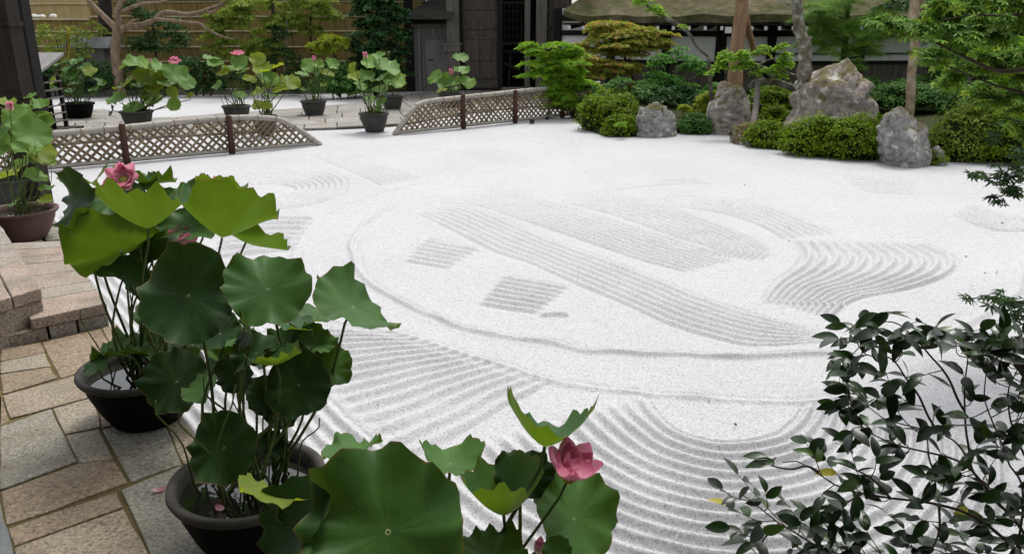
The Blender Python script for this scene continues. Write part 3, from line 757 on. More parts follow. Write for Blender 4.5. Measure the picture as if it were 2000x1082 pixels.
# ------------------------------------------------------------------ low lattice fences of split bamboo
def plane_pt(px, py, A, B):
    """point of the upright plane through ground points A, B"""
    d = ray(px, py); o = np.array([0, 0, CAM_H]); e = B - A; n = np.array([-e[1], e[0], 0.0])
    return o + d * (np.dot(A - o, n) / np.dot(d, n))
def low_fence(label, A, B, rail_px, posts, ring_step):
    e = (B - A); L = np.linalg.norm(e[:2]); e = e / L
    root = thing('bamboo_fence', label, 'fence', (A + B) / 2, group='low bamboo fences')
    rp = np.array([plane_pt(x, y, A, B) for x, y in rail_px])
    rc = spline(rp, 90)
    s = (rc - A) @ e; o = np.argsort(s)
    top = lambda q: np.interp(q, s[o], rc[o, 2], left=-1, right=-1)
    smin, smax = s.min(), s.max()
    side = np.array([-e[1], e[0], 0.0]) * (-1 if e[0] > 0 else 1); side = side if side[1] < 0 else -side
    R = 0.046
    rr = R * (1 + 0.06 * np.sin(np.arange(90) * 1.7))
    rail = MB().tube(rc, rr, 10).build('top_rail', M['rail'], root, smooth=True)
    seg = np.concatenate([[0], np.cumsum(np.linalg.norm(np.diff(rc, axis=0), axis=1))])
    q = ring_step / 2
    while q < seg[-1]:
        c = np.array([np.interp(q, seg, rc[:, k]) for k in range(3)]); c2 = np.array([np.interp(q + 0.012, seg, rc[:, k]) for k in range(3)])
        MB().tube([c, c2], R * 1.10, 10).build('binding', M['slat'], rail, smooth=True); q += ring_step * random.uniform(0.85, 1.15)
    lo = A + e * smin, A + e * smax
    MB().tube(spline([lo[0] + [0, 0, 0.045], (lo[0] + lo[1]) / 2 + [0, 0, 0.05], lo[1] + [0, 0, 0.045]], 14) + side * 0.0, 0.034, 8).build('bottom_rail', M['rail'], root, smooth=True)
    for sgn, off in ((1, 0.016), (-1, -0.016)):
        x0 = smin - 1.2
        while x0 < smax + 1.2:
            zz = np.linspace(0.06, 1.1, 80); ss = x0 + sgn * (zz - 0.06) * random.uniform(0.98, 1.12)
            ok = (ss > smin + 0.01) & (ss < smax - 0.01) & (zz < top(ss) - 0.02)
            if ok.sum() > 5:
                i0, i1 = np.where(ok)[0][[0, -1]]
                a = A + e * ss[i0] + [0, 0, zz[i0]] + side * off; b = A + e * ss[i1] + [0, 0, zz[i1]] + side * off
                MB().bar(a, b, 0.012, 0.034 * random.uniform(0.85, 1.2), up=np.cross(b - a, side)).build('slat', M['slat'], root)
            x0 += 0.125 * random.uniform(0.82, 1.18)
    for (pxb, pyb, pyt) in posts:
        b = plane_pt(pxb, pyb, A, B); t = plane_pt(pxb, pyt, A, B); sb = np.dot(b - A, e)
        base = A + e * sb + side * 0.055
        h = t[2] + 0.01
        MB().tube([base + [0, 0, -0.02], base + [0, 0, h * 0.5], base + [0.004, 0, h * 0.97], base + [0.004, 0, h]], [0.05, 0.047, 0.045, 0.038], 10).build('post', M['post_red'], root, smooth=True)
    return root
low_fence('long low bamboo lattice fence left of the gap, beside the timber pillar', G(60, 337), G(628, 284),
          [(-30, 275), (90, 263), (240, 250), (350, 239), (450, 231), (520, 231), (555, 238), (590, 258), (626, 284)], [(247, 318, 242), (452, 303, 226)], 0.34)
low_fence('low bamboo lattice fence right of the gap, running to the green maple', G(770, 265), G(1003, 240),
          [(770, 264), (786, 240), (812, 209), (840, 198), (902, 191), (1003, 180), (1060, 174), (1170, 163)], [(902, 251, 185), (1003, 240, 177), (1095, 228, 168)], 0.30)

# ------------------------------------------------------------------ porch at the left edge: pillars and beam
pb = G(74, 399)
por = thing('entrance_porch', 'dark timber porch pillars rising behind the brown lotus pot', 'porch', pb)
def pillar(b, w, ztop, mat, collars=()):
    p = MB().box(b + [0, 0, ztop / 2], (w, w, ztop)).build('pillar', mat, por)
    for z in collars: MB().box(b + [0, 0, z], (w + 0.03, w + 0.03, 0.05)).build('collar', mat, p)

zc = [float(D(45, y, pb[1])[2]) for y in (47, 186)]
pillar(pb, 0.235, 3.6, M['pillar'], zc)
b2 = D(44, 60, 12.0); b2[2] = 0; pillar(b2, 0.22, 3.6, M['wood_black'])
b3 = D(-120, 60, 12.0); b3[2] = 0
MB().bar(pb + [-3.0, 0, 3.72], pb + [0.4, 0, 3.72], 0.2, 0.24).build('beam', M['wood_dark'], por)
MB().bar(b2 + [-3.0, 0, 3.72], b2 + [0.4, 0, 3.72], 0.2, 0.24).build('beam', M['wood_dark'], por)

# roofed lattice stand behind it
Ys = 14.6
def DS(x, y, dY=0.0): return D(x, y, Ys + dY)
st = thing('lattice_stand', 'grey roofed stand with lattice sides behind the timber pillar', 'stand', DS(50, 245) * [1, 1, 0])
A0 = DS(0, 245); x0, x1 = DS(-70, 200)[0], DS(89, 200)[0]
ztop = DS(40, 152)[2]
MB().add([(x0 - 0.1, Ys - 0.35, DS(0, 146)[2]), (DS(93, 144)[0], Ys - 0.35, DS(0, 143)[2]), (DS(82, 115)[0], Ys + 0.75, DS(0, 112)[2] + 0.05), (x0, Ys + 0.75, DS(0, 112)[2] + 0.05),
          (x0 - 0.1, Ys - 0.35, DS(0, 146)[2] - 0.04), (DS(93, 144)[0], Ys - 0.35, DS(0, 143)[2] - 0.04), (DS(82, 115)[0], Ys + 0.75, DS(0, 112)[2]), (x0, Ys + 0.75, DS(0, 112)[2])],
         [(0, 1, 2, 3), (7, 6, 5, 4), (0, 4, 5, 1), (1, 5, 6, 2), (2, 6, 7, 3), (3, 7, 4, 0)]).build('roof_board', M['grey_board'], st)
for x in (x0, (x0 + x1) / 2, x1):
    for y in (Ys - 0.05, Ys + 0.55): MB().box((x, y, ztop / 2), (0.06, 0.06, ztop)).build('corner_post', M['wood_dark'], st)
for k in range(7): MB().bar((x0, Ys - 0.09, 0.08 + k * ztop / 7.2), (x1, Ys - 0.09, 0.08 + k * ztop / 7.2), 0.02, 0.025).build('lattice_bar', M['wood_grey'], st)
for k in range(9):
    xx = x0 + (k + 0.5) * (x1 - x0) / 9; MB().box((xx, Ys - 0.07, ztop / 2), (0.02, 0.015, ztop * 0.96)).build('lattice_bar', M['wood_grey'], st)
for k in range(7): MB().bar((x1 + 0.04, Ys - 0.05, 0.08 + k * ztop / 7.2), (x1 + 0.04, Ys + 0.55, 0.08 + k * ztop / 7.2), 0.02, 0.025).build('lattice_bar', M['wood_grey'], st)
MB().box(((x0 + x1) / 2, Ys + 0.3, ztop / 2), (x1 - x0 - 0.1, 0.02, ztop)).build('inner_board', M['wood_black'], st)
MB().box(((x0 + x1) / 2 + 0.1, Ys + 0.25, 0.03), (x1 - x0 + 0.3, 0.9, 0.12)).build('base_plinth', M['wood_dark'], st)

# ------------------------------------------------------------------ bamboo screen along the back
YS = 24.6
def bamboo_screen(label, xa, xb, ypx_top, rails, Y, pm, cap=True, zbot=0.0):
    a, b = D(xa, 100, Y)[0], D(xb, 100, Y)[0]; zt = D(0, ypx_top, Y)[2]
    r = thing('bamboo_screen', label, 'fence', ((a + b) / 2, Y, zbot))
    n = max(1, int(round((b - a) / 1.9)))
    for k in range(n):
        u, v = a + (b - a) * k / n, a + (b - a) * (k + 1) / n
        MB().box(((u + v) / 2, Y, (zt + zbot) / 2), (v - u - 0.015, 0.05, zt - zbot)).build('panel', pm, r)
        MB().box((v, Y + 0.09, (zt + zbot) / 2), (0.09, 0.09, zt - zbot)).build('post', M['wood_dark'], r)
    for yp in rails:
        z = D(0, yp, Y)[2]
        xs = np.linspace(a, b, 30)
        rl = MB().tube(np.stack([xs, np.full(30, Y - 0.05), z + 0.008 * np.sin(xs * 2.1)], 1), 0.026 * (1 + 0.1 * np.sin(np.arange(30) * 2.3)), 7).build('rail', M['screen_rail'], r, smooth=True)
    if cap: MB().box(((a + b) / 2, Y, zt + 0.03), (b - a, 0.26, 0.06)).build('cap', M['screen_rail'], r)
    return r
bamboo_screen('tall tan bamboo screen fence behind the row of lotus pots', 188, 830, 1, [4, 33, 62, 92, 121, 150], YS, M['screen'])
bamboo_screen('lower bamboo screen with white pebbles on its cap, behind the pillar', -260, 188, 40, [62, 71, 92, 121, 150], YS - 0.05, M['screen'])
bamboo_screen('pale sunlit bamboo screen above the lower fence at top left', -300, 192, -70, [9, -30], YS + 2.2, M['screen_pale'], cap=False)
for k, (x, y, s) in enumerate(((66, 36, 5), (76, 35, 4), (83, 35, 4.5), (104, 32, 5), (70, 34, 3))):
    p = D(x, y, YS - 0.05 - 0.03 * (k % 2)); p[2] = D(0, 40, YS)[2] + 0.06 + s * 0.011
    th = np.linspace(0, np.pi, 6)
    prof = [(max(1e-4, s * 0.02 * math.sin(a)), -s * 0.011 * math.cos(a)) for a in th]
    o = MB().lathe(prof, p, 10).build('white_pebble', M['white_stone'], smooth=True)
    tag(o, ('leftmost white pebble on the cap of the lower screen', 'white pebble in the middle of the cluster on the lower screen', 'white pebble at the right end of the cluster on the lower screen', 'biggest white pebble, lying apart to the right on the cap', 'smallest white pebble, second from the left on the cap')[k], 'pebble', 'white pebbles on the screen cap')
p0, p1 = D(122, 113, 22.4), D(133, 55, 22.8)
p0[2] = 0.0
o = MB().tube(spline([p0, (p0 + p1) / 2 + [0.01, 0, 0.02], p1], 9), 0.045, 8).build('bamboo_pole', M['yellow_pole'], smooth=True)
tag(o, 'bright yellow bamboo pole leaning among the shrubs at the left', 'pole')
# small roofed notice post by the tree
q = D(180, 120, 23.2); nb_ = thing('roofed_box', 'small grey roofed box standing left of the crape myrtle trunk', 'box', (q[0], q[1], 0))
zt = D(180, 90, 23.2)[2]
MB().box((q[0] + 0.1, q[1], zt / 2), (0.75, 0.5, zt)).build('body', M['grey_board'], nb_)
MB().add([(q[0] - 0.65, q[1] - 0.5, zt - 0.05), (q[0] + 0.75, q[1] - 0.5, zt - 0.05), (q[0] + 0.65, q[1], zt + 0.24), (q[0] - 0.5, q[1], zt + 0.24), (q[0] + 0.75, q[1] + 0.5, zt - 0.05), (q[0] - 0.65, q[1] + 0.5, zt - 0.05)],
         [(0, 1, 2, 3), (3, 2, 4, 5), (0, 3, 5), (1, 4, 2), (5, 4, 1, 0)]).build('roof', M['slate'], nb_)

# ------------------------------------------------------------------ gate
YG = 24.0
def slab(xa, xb, ya, yb, Y, th, zmin=None):
    """upright box between photo columns xa..xb and rows ya (top)..yb (bottom) at distance Y"""
    a, b = D(xa, yb, Y), D(xb, ya, Y)
    z0, z1_ = a[2], b[2]
    if zmin is not None: z0 = zmin
    return MB().box(((a[0] + b[0]) / 2, Y, (z0 + z1_) / 2), (b[0] - a[0], th, z1_ - z0))
gate = thing('temple_gate', 'weathered timber temple gate with heavy posts and a panelled door', 'gate', D(965, 180, YG) * [1, 1, 0])
for (xa, xb, mt, th) in ((876, 895, 'wood_grey', 0.3), (1046, 1069, 'wood_grey', 0.36), (1024, 1036, 'wood_grey', 0.2), (972, 981, 'wood_dark', 0.16), (895, 902, 'wood_dark', 0.16)):
    slab(xa, xb, -60, 178, YG - (0.15 if th > 0.25 else 0), th, 0.0).build('post', M[mt], gate)
pc = slab(869, 899, 88, 101, YG - 0.15, 0.42).build('post_bracket', M['wood_grey'], gate)
slab(866, 902, 84.5, 88, YG - 0.15, 0.48).build('bracket_cap', M['wood_grey'], pc)
door = slab(902, 972, -60, 172, YG + 0.08, 0.04).build('door', M['wood_panel'], gate)
for (ya, yb) in ((15, 20), (52, 57), (72, 78), (112, 119), (148, 153), (164, 172)):
    slab(902.4, 971.6, ya, yb, YG + 0.03, 0.045).build('door_rail', M['wood_panel'], door)
for k in range(9): slab(903 + k * 7.6, 910 + k * 7.6, 78.3, 112, YG + 0.045, 0.02).build('door_board', M['wood_panel'], door)
for k in range(2): slab(903 + k * 34.5, 936 + k * 34.5, 119.3, 148, YG + 0.045, 0.02).build('door_board', M['wood_panel'], door)
slab(981, 1024, 83, 88, YG, 0.1).build('mid_rail', M['wood_dark'], gate)
slab(981, 1024, 4, 8, YG, 0.1).build('mid_rail', M['wood_dark'], gate)
for k in range(5): slab(985 + k * 8, 987 + k * 8, 8, 83, YG + 0.02, 0.03).build('lattice_bar', M['wood_black'], gate)
for k in range(4): slab(981.3, 1023.7, 22 + k * 16, 24 + k * 16, YG - 0.01, 0.03).build('lattice_bar', M['wood_black'], gate)
slab(981, 1024, 99, 103, YG, 0.08).build('mid_rail', M['wood_black'], gate)
a, b = D(985, 124, YG), D(1016, 138, YG); MB().bar(a, b, 0.06, 0.06).build('brace', M['wood_dark'], gate)
MB().bar(D(998, 100, YG + .1), D(993, 172, YG + .1), 0.06, 0.06).build('brace', M['wood_dark'], gate)
slab(980, 1030, 172, 178, YG - 0.1, 0.5, 0.0).build('sill', M['wood_grey'], gate)
slab(896, 979, 173, 178, YG - 0.1, 0.4, 0.0).build('sill', M['wood_dark'], gate)
MB().box((D(1003, 90, YG + 1.6)[0], YG + 1.6, 1.5), (2.2, 0.05, 3.0)).build('dark_backing', M['interior_shade'], gate)  # black sheet standing in for the shade behind the opening
# panelled wing right of the gate
wing = slab(1069, 1118, -60, 178, YG + 0.1, 0.1, 0.0).build('wing_wall', M['wood_panel'], gate)
for (ya, yb) in ((18, 23), (52, 56), (78, 84), (130, 136)): slab(1069.4, 1117.6, ya, yb, YG + 0.03, 0.05).build('wing_rail', M['wood_panel'], wing)
MB().box((D(965, 0, YG)[0], YG - 0.1, 3.75), (4.4, 0.5, 0.3)).build('lintel', M['wood_dark'], gate)
gx = D(965, 0, YG)[0]
MB().add([(gx - 3, YG - 1.6, 3.9), (gx + 3, YG - 1.6, 3.9), (gx + 3, YG + 0.2, 5.0), (gx - 3, YG + 0.2, 5.0), (gx + 3, YG + 2, 3.9), (gx - 3, YG + 2, 3.9)], [(0, 1, 2, 3), (3, 2, 4, 5), (0, 3, 5), (1, 4, 2), (5, 4, 1, 0)]).build('roof', M['roof_grey'], gate)

# side building left of the gate
sidew = thing('side_building', 'grey boarded outbuilding with a small bark roof left of the gate', 'building', D(840, 175, YG) * [1, 1, 0])
slab(803, 876, 38, 172, YG + 0.15, 0.12, 0.0).build('wall', M['grey_board'], sidew)
for k in range(5): slab(805 + k * 14, 806 + k * 14, 48, 172, YG + 0.07, 0.05, 0.0).build('batten', M['grey_board'], sidew)
dr = slab(829, 876, 78, 166, YG + 0.06, 0.05).build('door', M['grey_board'], sidew)
slab(824, 876, 72, 78, YG + 0.05, 0.1).build('door_lintel', M['wood_grey'], dr)
slab(826.5, 829, 78, 172, YG + 0.05, 0.1).build('door_jamb', M['wood_grey'], dr)
slab(838, 846, 117, 119, YG + 0.02, 0.03).build('handle', M['black'], dr)
slab(803, 862, 47, 54, YG + 0.04, 0.1).build('tie_beam', M['wood_grey'], sidew)
zs = D(0, 30, YG)[2]; zr = D(0, 4, YG + 1)[2]
xa, xb, xc, xd = D(793, 30, YG - .6)[0], D(884, 30, YG - .6)[0], D(838, 5, YG + .9)[0], D(890, 5, YG + .9)[0]
MB().add([(xa, YG - .6, zs), (xb, YG - .6, zs), (xd, YG + .9, zr + .05), (xc, YG + .9, zr + .05), (xa, YG - .6, zs - .12), (xb, YG - .6, zs - .12), (xd, YG + .9, zr - .12), (xc, YG + .9, zr - .12), (xa, YG + 1.6, zs), (xa, YG + 1.6, zs - .12)],
         [(0, 1, 2, 3), (4, 7, 6, 5), (0, 4, 5, 1), (1, 5, 6, 2), (2, 6, 7, 3), (0, 3, 8), (4, 9, 7), (0, 8, 9, 4), (3, 7, 9, 8)]).build('roof', M['roof_grey'], sidew)
slab(795, 880, 36, 46, YG - 0.1, 0.3).build('eave_beam', M['wood_black'], sidew)
for x in (818, 835, 853, 870):
    p = D(x, 35, YG - .55); MB().box(p, (0.07, 0.08, 0.07)).build('rafter_end', M['rafter_end'], sidew)
slab(800, 900, -70, 14, YG + 1.8, 0.1).build('upper_wall', M['plaster'], sidew)
slab(795, 803, -70, 172, YG + 0.1, 0.14, 0.0).build('corner_post', M['wood_black'], sidew)

# ------------------------------------------------------------------ long white-walled gallery with bark roof
gal = thing('gallery_building', 'long white-plastered gallery with dark posts and a mossy bark roof', 'building', (4, 21, 0))
c0, c1, c2 = D(1090, 160, 22.6), D(1402, 160, 20.6), D(2350, 160, 22.0)
ztopw, zmid0, zmid1, zbase = 1.98, 1.78, 1.62, 0.98
def wall_run(P, Q, posts, beam_z):
    P, Q = np.array([P[0], P[1], 0]), np.array([Q[0], Q[1], 0])
    e = (Q - P) / np.linalg.norm(Q - P); nrm = np.array([e[1], -e[0], 0.0])
    at = lambda s: P + (Q - P) * s
    pp = [0] + list(posts) + [1]
    for k in range(len(pp) - 1):
        a, b = at(pp[k]), at(pp[k + 1])
        MB().bar(a + [0, 0, (zbase + 2.3) / 2], b + [0, 0, (zbase + 2.3) / 2], 0.06, 2.3 - zbase).build('plaster_panel', M['plaster'], gal)
        L = np.linalg.norm(b - a); nbd = max(1, int(L / 0.28))
        for j in range(nbd):
            u, v = a + (b - a) * (j / nbd), a + (b - a) * ((j + 0.96) / nbd)
            off = nrm * (0.02 + 0.006 * (j % 2))
            MB().bar(u + off + [0, 0, zbase / 2], v + off + [0, 0, zbase / 2], 0.05, zbase - 0.004).build('wainscot_board', M['wood_panel'], gal)
    for s in pp:
        MB().box(at(s) + nrm * 0.03 + [0, 0, 1.15], (0.2, 0.2, 2.3), math.atan2(e[1], e[0])).build('post', M['wood_black'], gal)
    for z, h in beam_z: MB().bar(P + nrm * 0.06 + [0, 0, z], Q + nrm * 0.06 + [0, 0, z], 0.09, h).build('beam', M['wood_black'], gal)
    return e, nrm
e1, n1 = wall_run(c0, c1, (0.35, 0.69), ((1.68, 0.13), (zbase, 0.08), (2.06, 0.16)))
e2, n2 = wall_run(c1, c2, (0.095, 0.27, 0.45, 0.62, 0.8), ((1.68, 0.13), (zbase, 0.08), (2.06, 0.16), (1.2, 0.03)))
# roof: eave line, fascia, sloping bark
E0, E1, E2 = D(1100, 37, 21.6), D(1428, 41, 19.7), D(2400, 38, 21.0)
for q in (E0, E1, E2): q[2] = 2.11
n0v = np.array([n1[0] + n2[0], n1[1] + n2[1], 0]); n0v /= np.linalg.norm(n0v)
rise, run = 2.1, 3.4
R0, R1, R2 = E0 - n1 * run + [0.9, 0, rise], E1 - n0v * run * 1.05 + [0, 0, rise], E2 - n2 * run + [0, 0, rise]
nseg, ms = 60, 10
def eave(s): return E0 + (E1 - E0) * (s / 0.4) if s < 0.4 else E1 + (E2 - E1) * ((s - 0.4) / 0.6)
def ridge(s): return R0 + (R1 - R0) * (s / 0.4) if s < 0.4 else R1 + (R2 - R1) * ((s - 0.4) / 0.6)
V, F = [], []
for i in range(nseg + 1):
    s = i / nseg; a, b = eave(s), ridge(s)
    a = a + [0, 0, 0.16 * max(0, 1 - s / 0.07) ** 2 + 0.02 * math.sin(s * 60)]
    V.append(a + [0, 0, -0.17])
    for j in range(ms + 1):
        t = j / ms; p = a * (1 - t) + b * t; p[2] -= 0.25 * math.sin(math.pi * t) * 0.6
        p[2] += 0.035 * float(vnoise(p, 1.4, 3)); V.append(p)
k = ms + 2
F = [(i * k + j, (i + 1) * k + j, (i + 1) * k + j + 1, i * k + j + 1) for i in range(nseg) for j in range(k - 1)]
hipb = len(V); V += [E0 - n1 * run * 2 + [0, 0, -0.1], E0 - n1 * run * 2 + [0, 0, 0.07]]
F += [tuple([0] + list(range(1, k))[::1] + [hipb + 1, hipb])]
roof = obj('roof', V, F, M['roof'], gal, smooth=False)
MB().bar(E0 + n1 * -0.12 + [0, 0, -0.20], E1 + n1 * -0.12 + [0, 0, -0.20], 0.24, 0.05).build('eave_board', M['wood_black'], roof)
MB().bar(E1 + n2 * -0.12 + [0, 0, -0.203], E2 + n2 * -0.12 + [0, 0, -0.203], 0.24, 0.05).build('eave_board', M['wood_black'], roof)
def rafters(P, Q, n, nr):
    for j in range(n):
        p = P + (Q - P) * ((j + 0.5) / n)
        a, b = p + nr * 0.02 + [0, 0, -0.29], p - nr * 0.9 + [0, 0, -0.2]
        rf = MB().bar(a, b, 0.07, 0.09).build('rafter', M['wood_black'], roof)
        MB().bar(a + nr * 0.03, a - nr * 0.004, 0.066, 0.085).build('rafter_end', M['rafter_end'], roof)
rafters(E0, E1, 11, n1); rafters(E1, E2, 38, n2)
MB().box(E1 + [-0.05, 0.0, -0.33], (0.13, 0.12, 0.14)).build('corner_rafter_end', M['rafter_end'], roof)
# dark backing inside the gallery
MB().bar(c0 * [1, 1, 0] - n1 * 1.6 + [0, 0, 1.2], c1 * [1, 1, 0] - n1 * 1.6 + [0, 0, 1.2], 0.05, 2.4).build('dark_backing', M['interior_shade'], gal)

# ------------------------------------------------------------------ the hall one looks out from: deck, wall and eaves behind the viewer
hall = thing('hall_veranda', 'timber hall with deep eaves that the garden is seen from', 'building', (0, -2, 0))
MB().box((0, -1.9, 0.42), (22, 3.0, 0.10)).build('deck', M['wood_grey'], hall)
MB().box((0, -3.4, 1.9), (22, 0.12, 3.8)).build('wall', M['wood_dark'], hall)
MB().add([(-12, 1.3, 3.15), (12, 1.3, 3.15), (12, -3.6, 4.3), (-12, -3.6, 4.3), (-12, 1.3, 3.35), (12, 1.3, 3.35), (12, -3.6, 4.6), (-12, -3.6, 4.6)],
         [(3, 2, 1, 0), (4, 5, 6, 7), (0, 1, 5, 4), (2, 3, 7, 6), (1, 2, 6, 5), (3, 0, 4, 7)]).build('eaves', M['wood_dark'], hall)  # unseen eaves, reach drawn forward to shade the near gravel and lotuses
for x in (-7.5, -3.9, 3.9, 7.5): MB().box((x, -0.55, 1.75), (0.2, 0.2, 3.4)).build('pillar', M['wood_dark'], hall)
# ------------------------------------------------------------------ potted lotuses
def norm(v):
    v = np.asarray(v, float); return v / (np.linalg.norm(v) + 1e-12)
def lotus_blade(C, n, R, cup=0.25, fold=0.0, wave=0.06, seed=0, roll=None, na=48, nr_=9, elong=1.0, power=1.7):
    """round peltate blade: navel at C, axis n; cup > 0 lifts the rim, fold bends two opposite sides up"""
    r = np.random.default_rng(seed)
    n = norm(n); ref = np.array([0, 0, 1.0]) if abs(n[2]) < 0.93 else np.array([0.3, 1, 0.0])
    a = norm(np.cross(ref, n)); b = np.cross(n, a)
    th = np.linspace(0, 2 * np.pi, na, endpoint=False)
    rho = np.concatenate([[0.02], np.linspace(0.13, 1.0, nr_ - 1)])
    ph = r.uniform(0, 6.28, 6); f0 = r.uniform(0, 6.28) if roll is None else roll
    edge = 1 + 0.05 * np.sin(2 * th + ph[0]) + 0.035 * np.sin(3 * th + ph[1]) + 0.030 * np.sin(7 * th + ph[2]) + 0.024 * np.sin(12 * th + ph[3]) + 0.012 * np.sin(19 * th + ph[4])
    notch = sum(0.10 * np.exp(-((np.angle(np.exp(1j * (th - q)))) / 0.09) ** 2) for q in (f0 + 0.3, f0 + 0.3 + np.pi))
    edge = edge - notch * 0.7
    T, Rr = np.meshgrid(th, rho)
    rad = Rr * edge[None]
    ca, sb = rad * np.cos(T), rad * np.sin(T) * elong
    h = cup * rad ** power + fold * rad ** 2 * np.cos(2 * (T - f0))
    h += wave * rad ** 3 * (np.sin(5 * T + ph[4]) + 0.6 * np.sin(8 * T + ph[5]) + 0.35 * np.sin(13 * T + ph[0])) + 0.022 * np.cos(20 * T + 0.9 * np.sin(3 * T + ph[2])) * rad * (1 - rad)
    h += wave * 0.9 * rad ** 1.6 * np.sin(2 * T + ph[1]) + wave * 0.8 * rad ** 2 * np.sin(3 * T + ph[3]) + wave * 0.7 * rad ** 5 * np.sin(12 * T + ph[3]) + wave * 0.4 * rad ** 6 * np.sin(17 * T + ph[2])
    # keep the blade's area: a raised rim is drawn inwards
    shr = 1 / np.sqrt(1 + (1.2 * np.abs(cup) * rad ** 0.7) ** 2)
    V = C + R * ((ca * shr)[..., None] * a + (sb * shr)[..., None] * b + h[..., None] * n)
    V = V.reshape(-1, 3)
    i = np.arange(nr_ * na).reshape(nr_, na); j = np.roll(i, -1, 1)
    F = np.stack([i[:-1], i[1:], j[1:], j[:-1]], -1).reshape(-1, 4)
    u0 = np.arange(na) / na; u1 = (np.arange(na) + 1) / na
    UV = np.zeros((nr_ - 1, na, 4, 2))
    for k in range(nr_ - 1):
        UV[k, :, 0] = np.stack([u0, np.full(na, rho[k])], -1); UV[k, :, 3] = np.stack([u1, np.full(na, rho[k])], -1)
        UV[k, :, 2] = np.stack([u1, np.full(na, rho[k + 1])], -1); UV[k, :, 1] = np.stack([u0, np.full(na, rho[k + 1])], -1)
    return V, F, UV.reshape(-1, 2)
def add_uv(o, UV):
    l = o.data.uv_layers.new(name='UVMap'); l.data.foreach_set('uv', np.asarray(UV, np.float32).ravel())
def stalk_obj(C, n, foot, r0, mat, parent, bend=0.1, seg=6, npt=12, name='stalk'):
    C, foot, n = map(np.asarray, (C, foot, norm(n)))
    mid = foot * 0.45 + C * 0.55 + np.array([random.uniform(-bend, bend), random.uniform(-bend, bend), 0])
    d = C - n * 0.05 if n[2] > 0.2 else C - np.array([0, 0, 0.04])
    p = spline([foot, foot * 0.75 + mid * 0.25 + [random.uniform(-.4, .4) * bend, 0, 0], mid, d, C], npt)
    return MB().tube(p, np.linspace(r0 * 1.25, r0 * 0.8, npt), seg).build(name, mat, parent, smooth=True)
def petal_grid(L, W, curl, n=7, m=5):
    V = []
    for i in range(n):
        t = i / (n - 1)
        w = W * (math.sin(math.pi * min(1, 0.12 + 0.83 * t ** 0.8)) ** 0.8) * (1 if t < 0.999 else 0.15)
        for j in range(m):
            s = (j / (m - 1) - 0.5) * 2
            V.append((s * w / 2, t * L, curl * (t - 0.5) ** 2 * L * 1.6 + 0.30 * W * s * s * (0.4 + 0.6 * math.sin(math.pi * t))))
    F = [(i * m + j, i * m + j + 1, (i + 1) * m + j + 1, (i + 1) * m + j) for i in range(n - 1) for j in range(m - 1)]
    UV = []
    for i in range(n - 1):
        for j in range(m - 1):
            for (a, b) in ((i, j), (i, j + 1), (i + 1, j + 1), (i + 1, j)): UV.append((b / (m - 1), a / (n - 1)))
    return np.array(V), F, UV
def lotus_flower(parent, C, axis, size, openness, foot, seed=0, petals=(5, 6, 6), stalk_mat='stalk', rs=0.006):
    """openness 0 = bud ... 1 = flat"""
    r = np.random.default_rng(seed); axis = norm(axis)
    ref = np.array([0, 0, 1.0]) if abs(axis[2]) < 0.9 else np.array([0, 1.0, 0])
    a = norm(np.cross(ref, axis)); b = np.cross(axis, a)
    fl = MB()
    th = np.linspace(0, 2 * np.pi, 12, endpoint=False)
    pod = []
    for (rr, z) in ((0.02, 0.0), (0.13, 0.10), (0.20, 0.28), (0.19, 0.30), (0.001, 0.30)):
        for t in th: pod.append(C + size * (rr * (math.cos(t) * a + math.sin(t) * b) + (z - 0.02) * axis))
    F = [(i * 12 + k, i * 12 + (k + 1) % 12, (i + 1) * 12 + (k + 1) % 12, (i + 1) * 12 + k) for i in range(4) for k in range(12)]
    head = obj('flower', pod, F, M['seedpod'], parent, smooth=True)
    if openness > 0.45:
        sm = MB()
        for k in range(46):
            t = r.uniform(0, 6.28); q = r.uniform(0.16, 0.30)
            d0 = math.cos(t) * a + math.sin(t) * b
            p0 = C + size * (0.12 * d0); p1 = C + size * (q * d0 + r.uniform(0.2, 0.34) * axis)
            sm.tube([p0, p1], size * 0.012, 4)
        sm.build('stamens', M['stamen'], head)
    for w, cnt in enumerate(petals):
        frac = w / max(1, len(petals) - 1)                       # inner whorl first
        tilt = math.radians(8 + openness * (48 + 30 * frac))     # angle away from the axis
        for k in range(cnt):
            t = 2 * math.pi * (k + 0.5 * (w % 2)) / cnt + r.normal(0, 0.12); tl = tilt + r.normal(0, 0.10)
            L = size * (0.86 + 0.18 * frac) * r.uniform(0.92, 1.06); W = L * 0.74
            V, F, UV = petal_grid(L, W, 0.42 if openness > 0.3 else 0.75)
            rad = math.cos(t) * a + math.sin(t) * b; tan = -math.sin(t) * a + math.cos(t) * b
            up = math.cos(tl) * axis + math.sin(tl) * rad; nn = math.sin(tl) * axis - math.cos(tl) * rad
            curl_in = V[:, 1:2] / L
            W3 = C + rad * size * (0.05 + 0.05 * frac) + V[:, :1] * tan + V[:, 1:2] * up + V[:, 2:3] * nn
            if openness < 0.45: W3 = W3 - rad * (curl_in ** 2.2) * (math.sin(tilt) * L * 0.9 + size * 0.05) * max(0.0, 1 - 1.35 * openness)
            o = obj('petal', W3, F, M['petal'], head, smooth=True); add_uv(o, UV)
    stalk_obj(C, axis, foot, rs, M[stalk_mat], head, 0.05)
    return head

